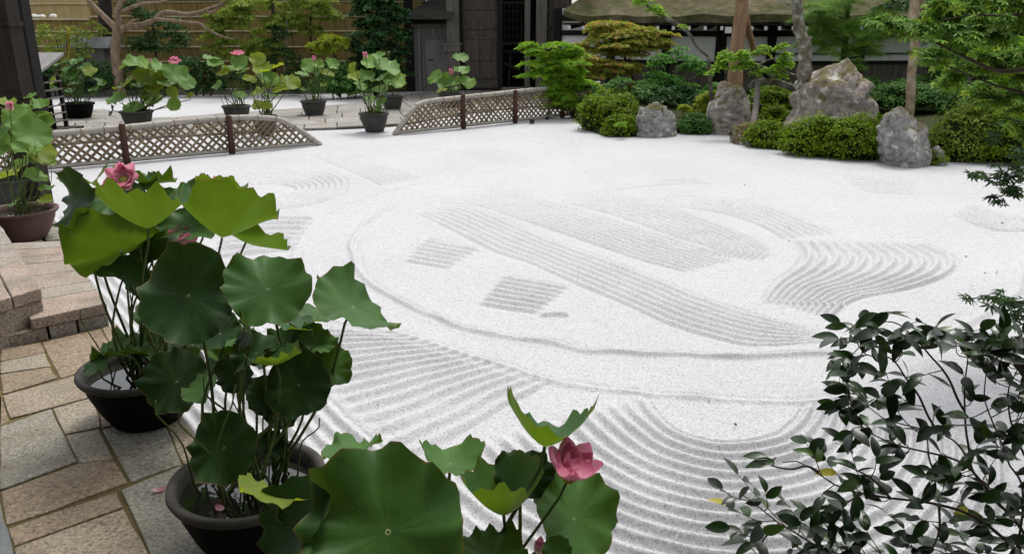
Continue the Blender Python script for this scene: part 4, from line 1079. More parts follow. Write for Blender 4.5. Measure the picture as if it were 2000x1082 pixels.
POTN = 0
def potted_lotus(label, rim_px, half_px, rim_z=0.34, Y=None, base_z=0.0, pot_mats=('pot_dark', 'pot_rim'), leaves=(), flowers=(), blade='lotus', seg=40, detail=(48, 9), depth_jit=0.18, rs=0.0046, stalk_mat='stalk', loose=0):
    global POTN
    POTN += 1
    r = np.random.default_rng(100 + POTN)
    c = G(rim_px[0], rim_px[1], rim_z) if Y is None else np.array([D(rim_px[0], rim_px[1], Y)[0], Y, rim_z])
    R = half_px * mpp(c)
    h = rim_z - base_z
    base = np.array([c[0], c[1], base_z])
    root = thing('potted_lotus', label, 'potted plant', base, 'potted lotuses')
    prof_out = [(0.001, 0.004), (0.56 * R, 0.004), (0.60 * R, 0.02), (0.74 * R, 0.34 * h), (0.86 * R, 0.66 * h), (0.90 * R, 0.86 * h)]
    pot = MB().lathe(prof_out, base, seg).build('pot', M[pot_mats[0]], root, smooth=True)
    MB().lathe([(0.90 * R, 0.85 * h), (0.97 * R, 0.88 * h), (1.0 * R, 0.94 * h), (0.99 * R, 0.99 * h), (0.94 * R, 1.0 * h), (0.875 * R, 0.97 * h), (0.85 * R, 0.80 * h), (0.83 * R, 0.68 * h)], base, seg).build('rim', M[pot_mats[1]], pot, smooth=True)
    MB().lathe([(0.001, 0.80 * h), (0.85 * R, 0.80 * h)], base, seg).build('water', M['water'], pot)
    def foot(Cx, tight=0.55):
        a = r.uniform(0, 6.28); q = R * tight * math.sqrt(r.uniform(0, 1))
        f = base + [q * math.cos(a), q * math.sin(a), 0.78 * h]
        f[:2] = f[:2] * 0.75 + 0.25 * (base[:2] + np.clip((np.asarray(Cx) - base)[:2], -0.5 * R, 0.5 * R))
        return f
    for k, lf in enumerate(leaves):
        px, py, rp = lf[:3]
        opt = lf[3] if len(lf) > 3 and isinstance(lf[3], dict) else {}
        dY = opt.get('dy', r.uniform(-depth_jit, depth_jit))
        C = D(px, py, c[1] + dY)
        nn = opt.get('n')
        if nn is None: nn = (r.uniform(-.45, .45), r.uniform(0.0, 0.65), 0.8)
        nn = norm((nn[0], -nn[1], nn[2]))            # (right, towards the viewer, up)
        Rm = rp * mpp(C)
        V, F, UV = lotus_blade(C, nn, Rm, opt.get('cup', r.uniform(0.08, 0.34)), opt.get('fold', r.uniform(-0.12, 0.16)), opt.get('wave', r.uniform(0.06, 0.11)), 1000 * POTN + k, opt.get('roll'), detail[0], detail[1], opt.get('el', 1.0), opt.get('pw', 1.7))
        o = obj('leaf', V, F, M[opt.get('m', blade)], root, smooth=True); add_uv(o, UV)
        if not opt.get('nostalk'): stalk_obj(C, nn, foot(C), rs * (0.8 + 0.5 * min(1, rp / 60 if detail[0] > 30 else 1)), M[stalk_mat], o, opt.get('bend', 0.07), 6 if detail[0] > 30 else 5)
    for f in flowers:
        px, py, sp, opn, ax = f[:5]
        C = D(px, py, c[1] + (f[5] if len(f) > 5 else 0.0)); lotus_flower(root, C, (ax[0], -ax[1], ax[2]), sp * mpp(C), opn, foot(C), int(px), f[6] if len(f) > 6 else (5, 6, 6), stalk_mat, rs)
    for k in range(loose):           # bare old stalks, bent and broken
        a = r.uniform(0, 6.28); f = base + [R * .6 * math.cos(a), R * .6 * math.sin(a), 0.78 * h]
        t = f + [r.uniform(-.16, .16), r.uniform(-.16, .16), r.uniform(.25, .7)]
        stalk_obj(t, (0.2, 0, 1), f, rs * 0.7, M[stalk_mat], root, 0.06, 5, 9)
    return root, c, R

# --- middle pot
d = dict
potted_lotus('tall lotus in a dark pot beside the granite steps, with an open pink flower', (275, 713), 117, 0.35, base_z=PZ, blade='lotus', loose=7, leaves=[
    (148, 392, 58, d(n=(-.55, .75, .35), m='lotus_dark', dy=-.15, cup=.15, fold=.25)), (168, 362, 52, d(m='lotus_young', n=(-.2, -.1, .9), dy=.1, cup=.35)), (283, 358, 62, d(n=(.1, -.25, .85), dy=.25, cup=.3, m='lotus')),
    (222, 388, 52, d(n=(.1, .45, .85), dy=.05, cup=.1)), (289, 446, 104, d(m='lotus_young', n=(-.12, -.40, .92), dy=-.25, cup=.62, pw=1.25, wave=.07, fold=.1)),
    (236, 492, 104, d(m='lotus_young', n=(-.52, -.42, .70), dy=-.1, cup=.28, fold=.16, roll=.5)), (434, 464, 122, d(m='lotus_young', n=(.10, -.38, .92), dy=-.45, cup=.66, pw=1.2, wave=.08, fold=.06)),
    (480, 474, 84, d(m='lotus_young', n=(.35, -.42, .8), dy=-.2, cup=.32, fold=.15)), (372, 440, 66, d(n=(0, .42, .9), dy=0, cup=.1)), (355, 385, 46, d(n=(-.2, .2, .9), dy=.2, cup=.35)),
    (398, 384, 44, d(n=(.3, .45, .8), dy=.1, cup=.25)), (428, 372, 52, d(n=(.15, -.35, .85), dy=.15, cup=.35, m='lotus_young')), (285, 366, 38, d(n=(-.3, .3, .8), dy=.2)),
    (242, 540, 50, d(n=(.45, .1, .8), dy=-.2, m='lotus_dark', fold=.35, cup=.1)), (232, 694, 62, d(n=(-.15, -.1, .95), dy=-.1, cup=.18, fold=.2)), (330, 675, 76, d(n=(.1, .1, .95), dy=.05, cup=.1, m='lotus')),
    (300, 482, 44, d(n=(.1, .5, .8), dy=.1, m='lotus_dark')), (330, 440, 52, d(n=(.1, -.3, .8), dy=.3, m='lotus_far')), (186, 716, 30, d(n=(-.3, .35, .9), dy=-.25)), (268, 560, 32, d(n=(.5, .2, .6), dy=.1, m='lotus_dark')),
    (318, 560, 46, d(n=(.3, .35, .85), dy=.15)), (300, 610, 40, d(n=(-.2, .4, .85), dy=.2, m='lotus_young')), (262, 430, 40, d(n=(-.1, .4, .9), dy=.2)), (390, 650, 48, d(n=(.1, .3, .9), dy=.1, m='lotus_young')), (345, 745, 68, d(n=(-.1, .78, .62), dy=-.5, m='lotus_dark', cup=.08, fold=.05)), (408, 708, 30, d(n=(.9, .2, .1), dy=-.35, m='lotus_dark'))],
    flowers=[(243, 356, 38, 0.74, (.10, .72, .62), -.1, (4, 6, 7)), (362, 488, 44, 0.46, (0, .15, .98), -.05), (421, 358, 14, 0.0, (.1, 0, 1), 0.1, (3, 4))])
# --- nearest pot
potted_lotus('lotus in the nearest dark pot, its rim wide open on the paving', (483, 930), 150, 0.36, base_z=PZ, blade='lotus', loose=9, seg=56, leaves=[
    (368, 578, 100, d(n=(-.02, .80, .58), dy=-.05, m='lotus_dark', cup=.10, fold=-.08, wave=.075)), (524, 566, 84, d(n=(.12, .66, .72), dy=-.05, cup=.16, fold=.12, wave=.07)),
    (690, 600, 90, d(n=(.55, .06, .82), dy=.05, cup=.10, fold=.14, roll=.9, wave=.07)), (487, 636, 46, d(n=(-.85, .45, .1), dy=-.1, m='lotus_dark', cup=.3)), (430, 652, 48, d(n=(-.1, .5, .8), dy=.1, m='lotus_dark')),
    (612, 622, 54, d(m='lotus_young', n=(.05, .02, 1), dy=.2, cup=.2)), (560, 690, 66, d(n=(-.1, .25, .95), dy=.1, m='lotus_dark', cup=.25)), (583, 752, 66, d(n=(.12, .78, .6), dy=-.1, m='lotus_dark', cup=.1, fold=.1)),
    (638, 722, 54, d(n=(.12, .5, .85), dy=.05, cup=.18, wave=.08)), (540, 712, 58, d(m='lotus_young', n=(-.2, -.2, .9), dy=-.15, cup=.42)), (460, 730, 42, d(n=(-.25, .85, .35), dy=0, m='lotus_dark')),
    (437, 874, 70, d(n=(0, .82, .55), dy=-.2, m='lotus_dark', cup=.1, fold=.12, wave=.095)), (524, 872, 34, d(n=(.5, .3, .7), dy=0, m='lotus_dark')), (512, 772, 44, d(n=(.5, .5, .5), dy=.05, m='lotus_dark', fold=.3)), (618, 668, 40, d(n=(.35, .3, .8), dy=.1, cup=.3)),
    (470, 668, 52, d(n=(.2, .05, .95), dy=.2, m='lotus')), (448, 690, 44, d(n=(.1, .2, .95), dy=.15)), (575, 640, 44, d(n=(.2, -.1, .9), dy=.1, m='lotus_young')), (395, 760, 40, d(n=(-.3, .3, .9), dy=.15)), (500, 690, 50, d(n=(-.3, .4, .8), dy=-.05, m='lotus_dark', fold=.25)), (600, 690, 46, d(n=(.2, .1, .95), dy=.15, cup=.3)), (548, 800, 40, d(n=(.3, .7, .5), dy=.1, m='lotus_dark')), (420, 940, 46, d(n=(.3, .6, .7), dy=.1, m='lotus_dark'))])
# --- front plant, its pot below the frame
potted_lotus('large-leaved lotus in front with a pink flower over the raked arcs', (850, 1262), 230, 0.34, base_z=PZ - .06, blade='lotus', seg=48, leaves=[
    (758, 1038, 172, d(n=(-.12, .70, .68), dy=-.02, cup=.24, fold=-.12, wave=.125, roll=2.2)), (592, 1030, 108, d(n=(-.68, .55, .5), dy=.05, m='lotus_dark', cup=.25, fold=.2)), (548, 972, 84, d(n=(.15, -.42, .85), dy=.12, m='lotus_yellow', cup=.15, fold=.22, roll=.4)),
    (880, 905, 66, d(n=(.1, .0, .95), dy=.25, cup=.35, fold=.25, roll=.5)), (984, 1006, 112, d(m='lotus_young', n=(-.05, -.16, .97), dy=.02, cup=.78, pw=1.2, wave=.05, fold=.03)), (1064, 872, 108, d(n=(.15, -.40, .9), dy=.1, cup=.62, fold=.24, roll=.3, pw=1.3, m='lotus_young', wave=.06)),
    (1122, 1012, 94, d(n=(.42, .46, .75), dy=.1, cup=.12, fold=.12, wave=.08)), (960, 1090, 72, d(n=(.05, .1, .95), dy=-.05, cup=.3)), (1088, 1080, 32, d(n=(.1, .6, .7), dy=-.1)), (690, 880, 60, d(n=(-.1, -.2, .9), dy=.25, cup=.2)),
    (1020, 930, 60, d(n=(.1, .5, .8), dy=.14, m='lotus_dark'))],
    flowers=[(1108, 938, 76, 0.455, (.28, .12, .93), 0.02, (4, 5, 6)), (1052, 1078, 30, 0.0, (.1, 0, 1), 0.0, (2, 2))])
# --- brown pot at the left edge
potted_lotus('lotus in a brown clay pot at the left edge, before the pillar', (38, 408), 68, 0.34, base_z=PZ, pot_mats=('pot_brown', 'pot_brown'), blade='lotus_far', detail=(36, 7), loose=4, leaves=[
    (8, 200, 22, d(m='lotus_yellow')), (36, 232, 30, d(n=(.4, .6, .6))), (64, 262, 36, d(n=(.5, .55, .6))), (14, 255, 30), (30, 282, 28), (78, 300, 30, d(n=(.6, .3, .6), m='lotus_yellow')), (52, 290, 26), (84, 316, 24, d(n=(.3, .3, .9))), (48, 322, 24), (20, 342, 26, d(m='lotus_yellow')), (92, 368, 15, d(n=(0, .2, 1))), (88, 392, 14, d(m='lotus_yellow')), (30, 396, 14), (8, 300, 26), (70, 345, 22, d(n=(.5, .2, .7)))],
    flowers=[(20, 216, 17, 0.0, (.1, 0, 1), -.1, (4, 5)), (80, 400, 10, .0, (.3, .2, .9), 0, (3, 4))])
potted_lotus('lotus in a grey pot mostly hidden behind the brown pot', (12, 348), 46, 0.32, base_z=0.0, pot_mats=('pot_far', 'pot_far'), blade='lotus_far', detail=(28, 6), leaves=[(78, 205, 18, d(n=(.3, .4, .8))), (80, 240, 24, d(n=(.2, .7, .6))), (60, 190, 14), (5, 270, 22), (30, 250, 18), (55, 210, 16), (86, 225, 15)])
# --- row behind the low fence
far = d(pot_mats=('pot_far', 'pot_far'), blade='lotus_far', detail=(26, 6), seg=28, depth_jit=.22, rs=.007)
potted_lotus('shaded lotus in a dark pot farthest left on the far path', (150, 201), 32, 0.36, leaves=[(122, 124, 15), (135, 132, 14), (152, 122, 15), (110, 158, 15, d(m='lotus_yellow')), (146, 148, 15), (176, 140, 15, d(m='lotus_yellow')), (184, 176, 11), (166, 132, 14), (190, 158, 10), (146, 166, 12), (200, 166, 10), (128, 150, 12), (160, 152, 13), (106, 175, 11), (135, 178, 10)], **{**far, 'pot_mats': ('pot_dark', 'pot_dark'), 'blade': 'lotus'})
potted_lotus('biggest far lotus, spreading pale leaves wide behind the long fence', (266, 216), 32, 0.36, loose=6, leaves=[(268, 126, 26, d(n=(.2, .35, .9))), (292, 134, 22), (312, 132, 20), (343, 145, 26, d(n=(.5, .55, .6))), (330, 166, 22), (362, 162, 20, d(n=(.5, .5, .6))), (246, 166, 26, d(m='lotus_yellow', n=(-.4, .2, .8))), (276, 165, 22), (302, 172, 22, d(m='lotus_yellow')), (228, 194, 21, d(n=(-.2, .5, .8))), (262, 212, 20, d(n=(0, .5, .85))), (300, 196, 20), (337, 180, 12, d(m='lotus_yellow', n=(.2, .9, .2))), (371, 190, 10, d(m='lotus_yellow')), (220, 216, 13, d(n=(-.7, .5, .3), m='lotus_dark')), (290, 150, 28, d(m='lotus_yellow', n=(.3, .5, .6))), (245, 130, 14), (310, 152, 20), (340, 205, 14, d(n=(.3, .8, .4))), (290, 184, 18, d(m='lotus_yellow'))], flowers=[(341, 124, 13, .75, (.2, .5, .8), 0), (294, 121, 6, 0, (0, 0, 1), 0, (3, 3))], **far)
potted_lotus('far lotus whose flat pink flower tops the row, left of centre', (461, 206), 28, 0.36, loose=5, leaves=[(414, 116, 17), (421, 126, 17), (437, 144, 15, d(m='lotus_yellow')), (468, 122, 19, d(n=(.1, .7, .6))), (460, 136, 17), (476, 141, 14), (427, 168, 13, d(n=(-.4, .5, .6))), (468, 186, 13), (447, 134, 13)], flowers=[(464, 108, 13, .95, (0, .25, .95), 0)], **far)
potted_lotus('yellowish far lotus rising just behind the curved end of the long fence', (516, 226), 26, 0.36, loose=5, leaves=[(503, 118, 17, d(m='lotus_yellow', n=(.2, .7, .6))), (514, 139, 22, d(m='lotus_yellow')), (528, 157, 20), (566, 162, 22, d(m='lotus_yellow')), (508, 180, 18, d(m='lotus_yellow')), (546, 174, 17, d(m='lotus_yellow')), (505, 206, 14, d(m='lotus_yellow')), (521, 208, 13, d(m='lotus_yellow')), (540, 132, 17, d(m='lotus_yellow')), (488, 156, 14, d(m='lotus_yellow')), (533, 188, 16), (515, 150, 18)], **far)
potted_lotus('small far lotus with a closed pink bud, on the white strip', (612, 196), 26, 0.36, loose=4, leaves=[(606, 131, 19, d(n=(0, .6, .7))), (589, 147, 15), (648, 126, 15, d(n=(.5, .5, .6))), (640, 146, 14, d(m='lotus_yellow')), (612, 142, 14), (632, 166, 7, d(m='lotus_yellow')), (592, 175, 6), (622, 128, 12), (620, 140, 11)], flowers=[(614, 121, 11, .3, (0, .3, .9), 0)], **far)
potted_lotus('bushy lotus in the pot alone on the paving in the fence gap', (730, 220), 30, 0.36, loose=6, leaves=[(756, 132, 27, d(n=(.3, .4, .8))), (728, 126, 24, d(n=(0, .5, .8))), (740, 112, 16), (692, 150, 15, d(m='lotus_yellow')), (690, 132, 11, d(m='lotus_yellow', n=(-.4, .6, .3))), (745, 154, 24), (771, 158, 22, d(n=(.5, .5, .6))), (716, 148, 17), (706, 170, 12), (722, 194, 12), (747, 200, 14), (742, 176, 16), (700, 162, 9), (764, 146, 20), (738, 214, 9)], flowers=[(715, 114, 11, .05, (-.2, 0, 1), 0, (4, 4)), (760, 104, 3, 0, (0, 0, 1), 0, (2, 2))], **far)
potted_lotus('half-hidden lotus pot behind the bushy one near the gate', (766, 186), 23, 0.36, leaves=[(772, 164, 15), (780, 150, 14), (760, 160, 13), (752, 172, 11)], **far)
potted_lotus('lotus with upright stacked leaves behind the right-hand fence', (880, 182), 26, 0.36, leaves=[(899, 114, 17, d(n=(.1, .4, .85))), (902, 138, 16, d(n=(.1, .4, .85))), (912, 161, 17, d(n=(.3, .6, .7))), (870, 162, 19, d(n=(-.2, .7, .6))), (850, 152, 17, d(n=(-.5, .6, .6), m='lotus_far')), (888, 162, 16), (864, 178, 12, d(m='lotus_yellow')), (890, 176, 13)], flowers=[(881, 147, 11, .1, (0, .1, 1), -.1, (4, 5))], **far)
# fallen petals
def fallen_petal(px, py, z, s, label, rz):
    P = G(px, py, z); V, F, UV = petal_grid(s, s * .62, 0.5)
    c_, s_ = math.cos(rz), math.sin(rz)
    W = np.stack([V[:, 0] * c_ - V[:, 1] * s_, V[:, 0] * s_ + V[:, 1] * c_, V[:, 2] + 0.002], 1) + P
    o = obj('fallen_petal', W, F, M['petal'], smooth=True); add_uv(o, UV); tag(o, label, 'petal')
fallen_petal(298, 962, PZ + .004, 0.055, 'pink lotus petal fallen on the granite paving', -1.2)
fallen_petal(436, 1001, 0.305, 0.05, 'pink petal floating on the water of the nearest pot', 0.8)
# ------------------------------------------------------------------ rocks
def tag_rock(label, left, right, Y, depth, mat, seed, crown=0.25):
    """left / right: outline points (px, py) from the foot up; the boulder gets its depth from its own width"""
    r = np.random.default_rng(seed); Y = Y - 0.28
    L = np.array([D(x, y, Y) for x, y in left]); Rr = np.array([D(x, y, Y) for x, y in right])
    zt = max(L[-1, 2], Rr[-1, 2]); zb = min(L[0, 2], Rr[0, 2], 0.0) - 0.16
    nl, ns = 46, 70
    lv = zb + (zt - zb) * np.sin(np.linspace(0, 1, nl) * np.pi / 2) ** 1.0
    V = []
    fac = [(norm(r.normal(0, 1, 3)), r.uniform(0.66, 0.97)) for _ in range(22)]
    for z in lv:
        xl, xr = np.interp(z, L[:, 2], L[:, 0]), np.interp(z, Rr[:, 2], Rr[:, 0])
        top = max(0, (z - (zt - crown * (zt - zb))) / (crown * (zt - zb)))
        k = math.sqrt(max(0.0, 1 - top ** 2.2))
        cx, hw = (xl + xr) / 2, max(0.01, (xr - xl) / 2)
        hd = depth * (0.62 + 0.38 * (1 - (z - zb) / (zt - zb))) * max(k, 0.03)
        for s in range(ns):
            a = 2 * math.pi * s / ns
            ca, sa = math.cos(a), math.sin(a)
            e = 0.78
            V.append((cx + hw * max(k, 0.16) * np.sign(ca) * abs(ca) ** e, Y + depth * 0.55 + hd * np.sign(sa) * abs(sa) ** e, z))
    V = np.array(V)
    cen = V.mean(0); ext = (V.max(0) - V.min(0)) / 2
    Q = (V - cen) / ext
    rad = np.linalg.norm(Q, axis=1)
    for n, dd in fac:                      # split faces
        if n[2] < -0.05: n = n * np.array([1, 1, -1])
        p = Q @ n; over = np.maximum(p - dd, 0); Q = Q - np.outer(over * 0.8, n)
    V = cen + Q * ext
    S = 1.0 / max(ext[0], .2)
    nz = 0.055 * vnoise(V, 1.9 * S, seed) + 0.03 * vnoise(V, 4.6 * S, seed + 1) + 0.022 * vnoise(V, 11 * S, seed + 2) + 0.012 * vnoise(V, 23 * S, seed + 3)
    ridg = 0.09 * (1 - np.abs(vnoise(V, 2.6 * S, seed + 5))) ** 3
    out = V - cen; out /= np.linalg.norm(out, axis=1)[:, None] + 1e-9
    V = V + out * ((nz - ridg) * ext[0] * 1.6)[:, None]
    i = np.arange(nl * ns).reshape(nl, ns); j = np.roll(i, -1, 1)
    F = [tuple(f) for f in np.stack([i[:-1], j[:-1], j[1:], i[1:]], -1).reshape(-1, 4).tolist()]
    F.append(tuple(i[-1].tolist())); F.append(tuple(i[0][::-1].tolist()))
    base = np.array([cen[0], cen[1], 0.0])
    me = raw_mesh('garden_rock', V - base, F, True)
    o = link_mesh('garden_rock', me, M[mat]); o.location = tuple(base)
    tag(o, label, 'rock', 'standing rocks of the planted bed')
    return o
gy = lambda x, y: float(G(x, y)[1])
tag_rock('squat grey rock with a notched top, right of the round azalea', [(1238, 268), (1239, 256), (1240, 238), (1246, 212), (1258, 202), (1272, 200)], [(1330, 268), (1328, 256), (1326, 234), (1316, 212), (1305, 201), (1288, 199)], gy(1285, 264), 0.36, 'rock', 11, .42)
tag_rock('tall pale rock with a mossy flat top below the tan trunk', [(1380, 262), (1382, 246), (1386, 213), (1398, 190), (1404, 168), (1415, 160)], [(1482, 262), (1477, 245), (1473, 215), (1470, 190), (1458, 168), (1446, 160)], gy(1430, 258), 0.42, 'rock_brown', 12, .30)
tag_rock('low moss-covered rock at the foot of the support post', [(1430, 284), (1432, 270), (1437, 254), (1452, 243), (1470, 240)], [(1520, 284), (1512, 268), (1504, 250), (1492, 242), (1478, 240)], gy(1470, 278), 0.3, 'rock_moss', 13, .3)
tag_rock('largest rock, a peaked lichen-spotted boulder behind the low azaleas', [(1538, 282), (1548, 256), (1562, 238), (1573, 212), (1577, 184), (1592, 164), (1632, 143), (1662, 131), (1674, 126)], [(1738, 282), (1731, 245), (1726, 212), (1720, 182), (1707, 152), (1694, 136), (1682, 126)], gy(1650, 284), 0.85, 'rock_brown', 14, .24)
tag_rock('knobbly two-stepped grey rock under the pale trunk, next to the gravel', [(1738, 324), (1732, 300), (1728, 262), (1729, 240), (1738, 224), (1752, 215)], [(1842, 324), (1838, 300), (1834, 268), (1822, 248), (1800, 240), (1792, 224), (1782, 214)], gy(1785, 319), 0.42, 'rock', 15, .26)
tag_rock('small dark rock leaning against the knobbly grey one', [(1822, 322), (1824, 304), (1830, 290), (1836, 285)], [(1852, 322), (1849, 304), (1845, 292), (1840, 285)], gy(1838, 316), 0.16, 'rock', 16, .3)

# ------------------------------------------------------------------ foliage
T_DIAMOND = (np.array([(0, 0, 0), (-.30, .42, .07), (0, 1, -.06), (.30, .42, .07)]), np.array([(0, 1, 2), (0, 2, 3)]))
def maple_tmpl(lobes=5, fine=False):
    V = [(0, 0, 0)]; F = []
    angs = np.linspace(-118, 118, lobes) if lobes > 5 else np.linspace(-88, 88, lobes)
    for k, a in enumerate(angs):
        L = 1.0 - 0.42 * (abs(a) / 118) ** 1.5
        a = math.radians(a); c, s = math.sin(a), math.cos(a)
        w = 0.17 if lobes > 5 else 0.22
        b = len(V)
        V += [(c * L * .5 - s * w * .55, s * L * .5 + c * w * .55, .03), (c * L, s * L, -.10), (c * L * .5 + s * w * .55, s * L * .5 - c * w * .55, .03)]
        F += [(0, b + 1, b), (0, b + 2, b + 1)]
    return np.array(V), np.array(F)
T_MAPLE5, T_MAPLE7 = maple_tmpl(5), maple_tmpl(7)
T_TUFT = (np.array([p for k in range(5) for p in ((-.02 + .0, 0, 0), (.02, 0, 0), (math.sin((k - 2) * .5) * .9, math.cos((k - 2) * .5), 0.25 * ((k % 2) - .5)))]), np.array([(3 * k, 3 * k + 1, 3 * k + 2) for k in range(5)]))
def frames(N, spin):
    N = N / (np.linalg.norm(N, axis=1)[:, None] + 1e-9)
    ref = np.where(np.abs(N[:, 2:3]) < 0.9, np.array([[0, 0, 1.0]]), np.array([[1.0, 0, 0]]))
    a = np.cross(ref, N); a /= np.linalg.norm(a, axis=1)[:, None] + 1e-9
    b = np.cross(N, a)
    c, s = np.cos(spin)[:, None], np.sin(spin)[:, None]
    return np.stack([a * c + b * s, -a * s + b * c, N], 2)
def scatter(P, N, size, tmpl, r):
    TV, TF = tmpl
    n, k = len(P), len(TV)
    R = frames(N, r.uniform(0, 2 * np.pi, n))
    V = np.einsum('nij,kj->nki', R, TV) * size[:, None, None] + P[:, None]
    F = (TF[None] + (np.arange(n) * k)[:, None, None]).reshape(-1, 3)
    rnd = np.repeat(r.uniform(0, 1, n), k)
    return V.reshape(-1, 3), F, rnd
class Leaves:
    """collects leaves of one crown and links them as one mass"""
    def __init__(s, seed): s.r = np.random.default_rng(seed); s.P, s.N, s.S = [], [], []
    def pts(s, P, N, S): s.P.append(P); s.N.append(N); s.S.append(S)
    def pad(s, px, py, Y, w, h, n, size, layers=3, up=1.0, thick=0.6, ragged=0.35):
        """a cloud of foliage w x h photo pixels about (px, py) at distance Y: several overlapping tilted layers"""
        r = s.r; C = D(px, py, Y); m = mpp(C); rx, rz = w * m / 2, h * m / 2; ry = rx * thick
        for L in range(layers):
            q = n // layers
            c = C + np.array([r.normal(0, .35) * rx, r.normal(0, .35) * ry, (((L + .5) / layers) * 2 - 1) * rz * .75])
            lx, ly, lz = rx * r.uniform(.45, .8), ry * r.uniform(.5, .9), rz / layers * r.uniform(.7, 1.3)
            a = r.uniform(0, 2 * np.pi, q); rad = np.sqrt(r.uniform(0, 1, q)) * (1 + ragged * np.sin(a * 3 + r.uniform(0, 6)) * r.uniform(.4, 1)) 
            x, y = lx * rad * np.cos(a), ly * rad * np.sin(a)
            z = lz * (1 - rad ** 2) * r.uniform(.1, 1.0, q) - lz * .5 * rad ** 2 + r.normal(0, lz * .22, q)
            P = c + np.stack([x, y, z], 1)
            N = np.stack([x / lx * .6, y / ly * .6, np.full(q, up)], 1) + r.normal(0, .45, (q, 3))
            s.pts(P, N, size * r.uniform(.65, 1.3, q))
    def ball(s, C, rad, n, size, lump=0.22, zmin=None, seed=0):
        r = s.r; d_ = r.normal(0, 1, (n, 3)); d_ /= np.linalg.norm(d_, axis=1)[:, None]
        d_[:, 2] = np.where(d_[:, 2] < -.25, -d_[:, 2], d_[:, 2])
        k = 1 + lump * vnoise(d_, 2.3, seed) + lump * .6 * vnoise(d_, 5.5, seed + 2)
        depth = r.uniform(0.0, 1.0, n) ** 2 * .22
        P = C + d_ * np.asarray(rad) * (k - depth)[:, None]
        if zmin is not None: P[:, 2] = np.maximum(P[:, 2], zmin)
        N = d_ / np.asarray(rad) + r.normal(0, .5, (n, 3)) * (1 / np.mean(rad)) + np.array([0, 0, .5 / np.mean(rad)])
        s.pts(P, N, size * r.uniform(.6, 1.3, n))
    def build(s, name, parent, mat, tmpl=T_DIAMOND):
        P, N, S = np.vstack(s.P), np.vstack(s.N), np.concatenate(s.S)
        V, F, rnd = scatter(P, N, S, tmpl, s.r)
        o = obj(name, V, F, M[mat], parent, attr=rnd); tag(o, kind='stuff'); return o

def limb(px_pts, Ys, rad, mat, parent, name='branch', n=24, seg=8, knob=0.06):
    Ys = [Ys] * len(px_pts) if np.isscalar(Ys) else Ys
    p = spline([D(x, y, Y) for (x, y), Y in zip(px_pts, Ys)], n)
    m = mpp(p[n // 2])
    rr = np.interp(np.linspace(0, 1, n), np.linspace(0, 1, len(rad)), rad) * m
    rr = rr * (1 + knob * np.sin(np.arange(n) * 1.9 + px_pts[0][0]) + knob * .7 * np.sin(np.arange(n) * 4.1))
    return MB().tube(p, rr, seg).build(name, M[mat], parent, smooth=True)
def limb_g(base, px_pts, Y, rad, mat, parent, name='trunk', n=26, seg=10, knob=0.05):
    p = [np.asarray(base, float)] + [D(x, y, Y) for x, y in px_pts]
    p = spline(p, n); m = mpp(p[n // 2])
    rr = np.interp(np.linspace(0, 1, n), np.linspace(0, 1, len(rad)), rad) * m
    rr = rr * (1 + knob * np.sin(np.arange(n) * 1.7 + rad[0]) + knob * np.sin(np.arange(n) * 3.7))
    return MB().tube(p, rr, seg).build(name, M[mat], parent, smooth=True)

SEED = [500]
def mound(label, x0, x1, yt, yb, mat='f_azalea', Y=None, n=5200, size=0.035, cat='shrub', group='clipped azalea mounds', depth=.8, clumps=9, name='azalea_mound'):
    SEED[0] += 1; r = np.random.default_rng(SEED[0])
    Y = gy((x0 + x1) / 2, yb) + 0.1 if Y is None else Y
    cx = (x0 + x1) / 2; C = D(cx, yb, Y); m = mpp(C)
    hw = (x1 - x0) / 2 * m; hz = max(0.12, D(cx, yt, Y)[2] - C[2])
    base = np.array([C[0], Y + hw * depth, max(C[2], 0.0)])
    root = thing(name, label, cat, base, group)
    cen = base + [0, 0, hz * .12]
    core = MB(); ph = np.linspace(0, np.pi, 9)
    core.lathe([(max(1e-3, .80 * hw * math.sin(a)), -.80 * hz * .85 * math.cos(a) + (0 if a > 1.57 else .8 * hz * .85 * math.cos(a))) for a in ph], cen, 20)
    V = np.array(core.V); V[:, 1] = base[1] + (V[:, 1] - base[1]) * depth
    V += 0.08 * hw * np.stack([vnoise(V, 4, 1), vnoise(V, 4, 2), vnoise(V, 4, 3)], 1)
    obj('dark_core', V, core.F, M['f_core'], root, smooth=True)  # solid dark core added so the mound is not see-through
    L = Leaves(SEED[0])
    L.ball(cen, (hw * .84, hw * depth * .84, hz * .74), int(n * .30), size, .28, base[2] - .02, SEED[0])
    nt = clumps * 3
    for k in range(nt):                     # tiers of shoots, each its own tilted tuft
        a = r.uniform(0, 6.28); e = math.asin(r.uniform(0.02, 1.0))
        q = r.uniform(.16, .34); out = r.uniform(.72, .98)
        c = cen + np.array([hw * out * math.cos(a) * math.cos(e) * .92, hw * depth * out * math.sin(a) * math.cos(e) * .92, hz * out * math.sin(e) * .95])
        L.ball(c, (hw * q, hw * q * depth, hz * q * r.uniform(.3, .6)), int(n * .60 / nt), size, .3, base[2] - .02, SEED[0] + k)
    # stray shoots
    d_ = r.normal(0, 1, (int(n * .07), 3)); d_ /= np.linalg.norm(d_, axis=1)[:, None]; d_[:, 2] = np.abs(d_[:, 2])
    L.pts(cen + d_ * np.array([hw, hw * depth, hz * .95]) * r.uniform(.9, 1.12, (len(d_), 1)), d_ + r.normal(0, .6, d_.shape), size * r.uniform(.7, 1.3, len(d_)))
    L.build('foliage', root, mat)
    return root

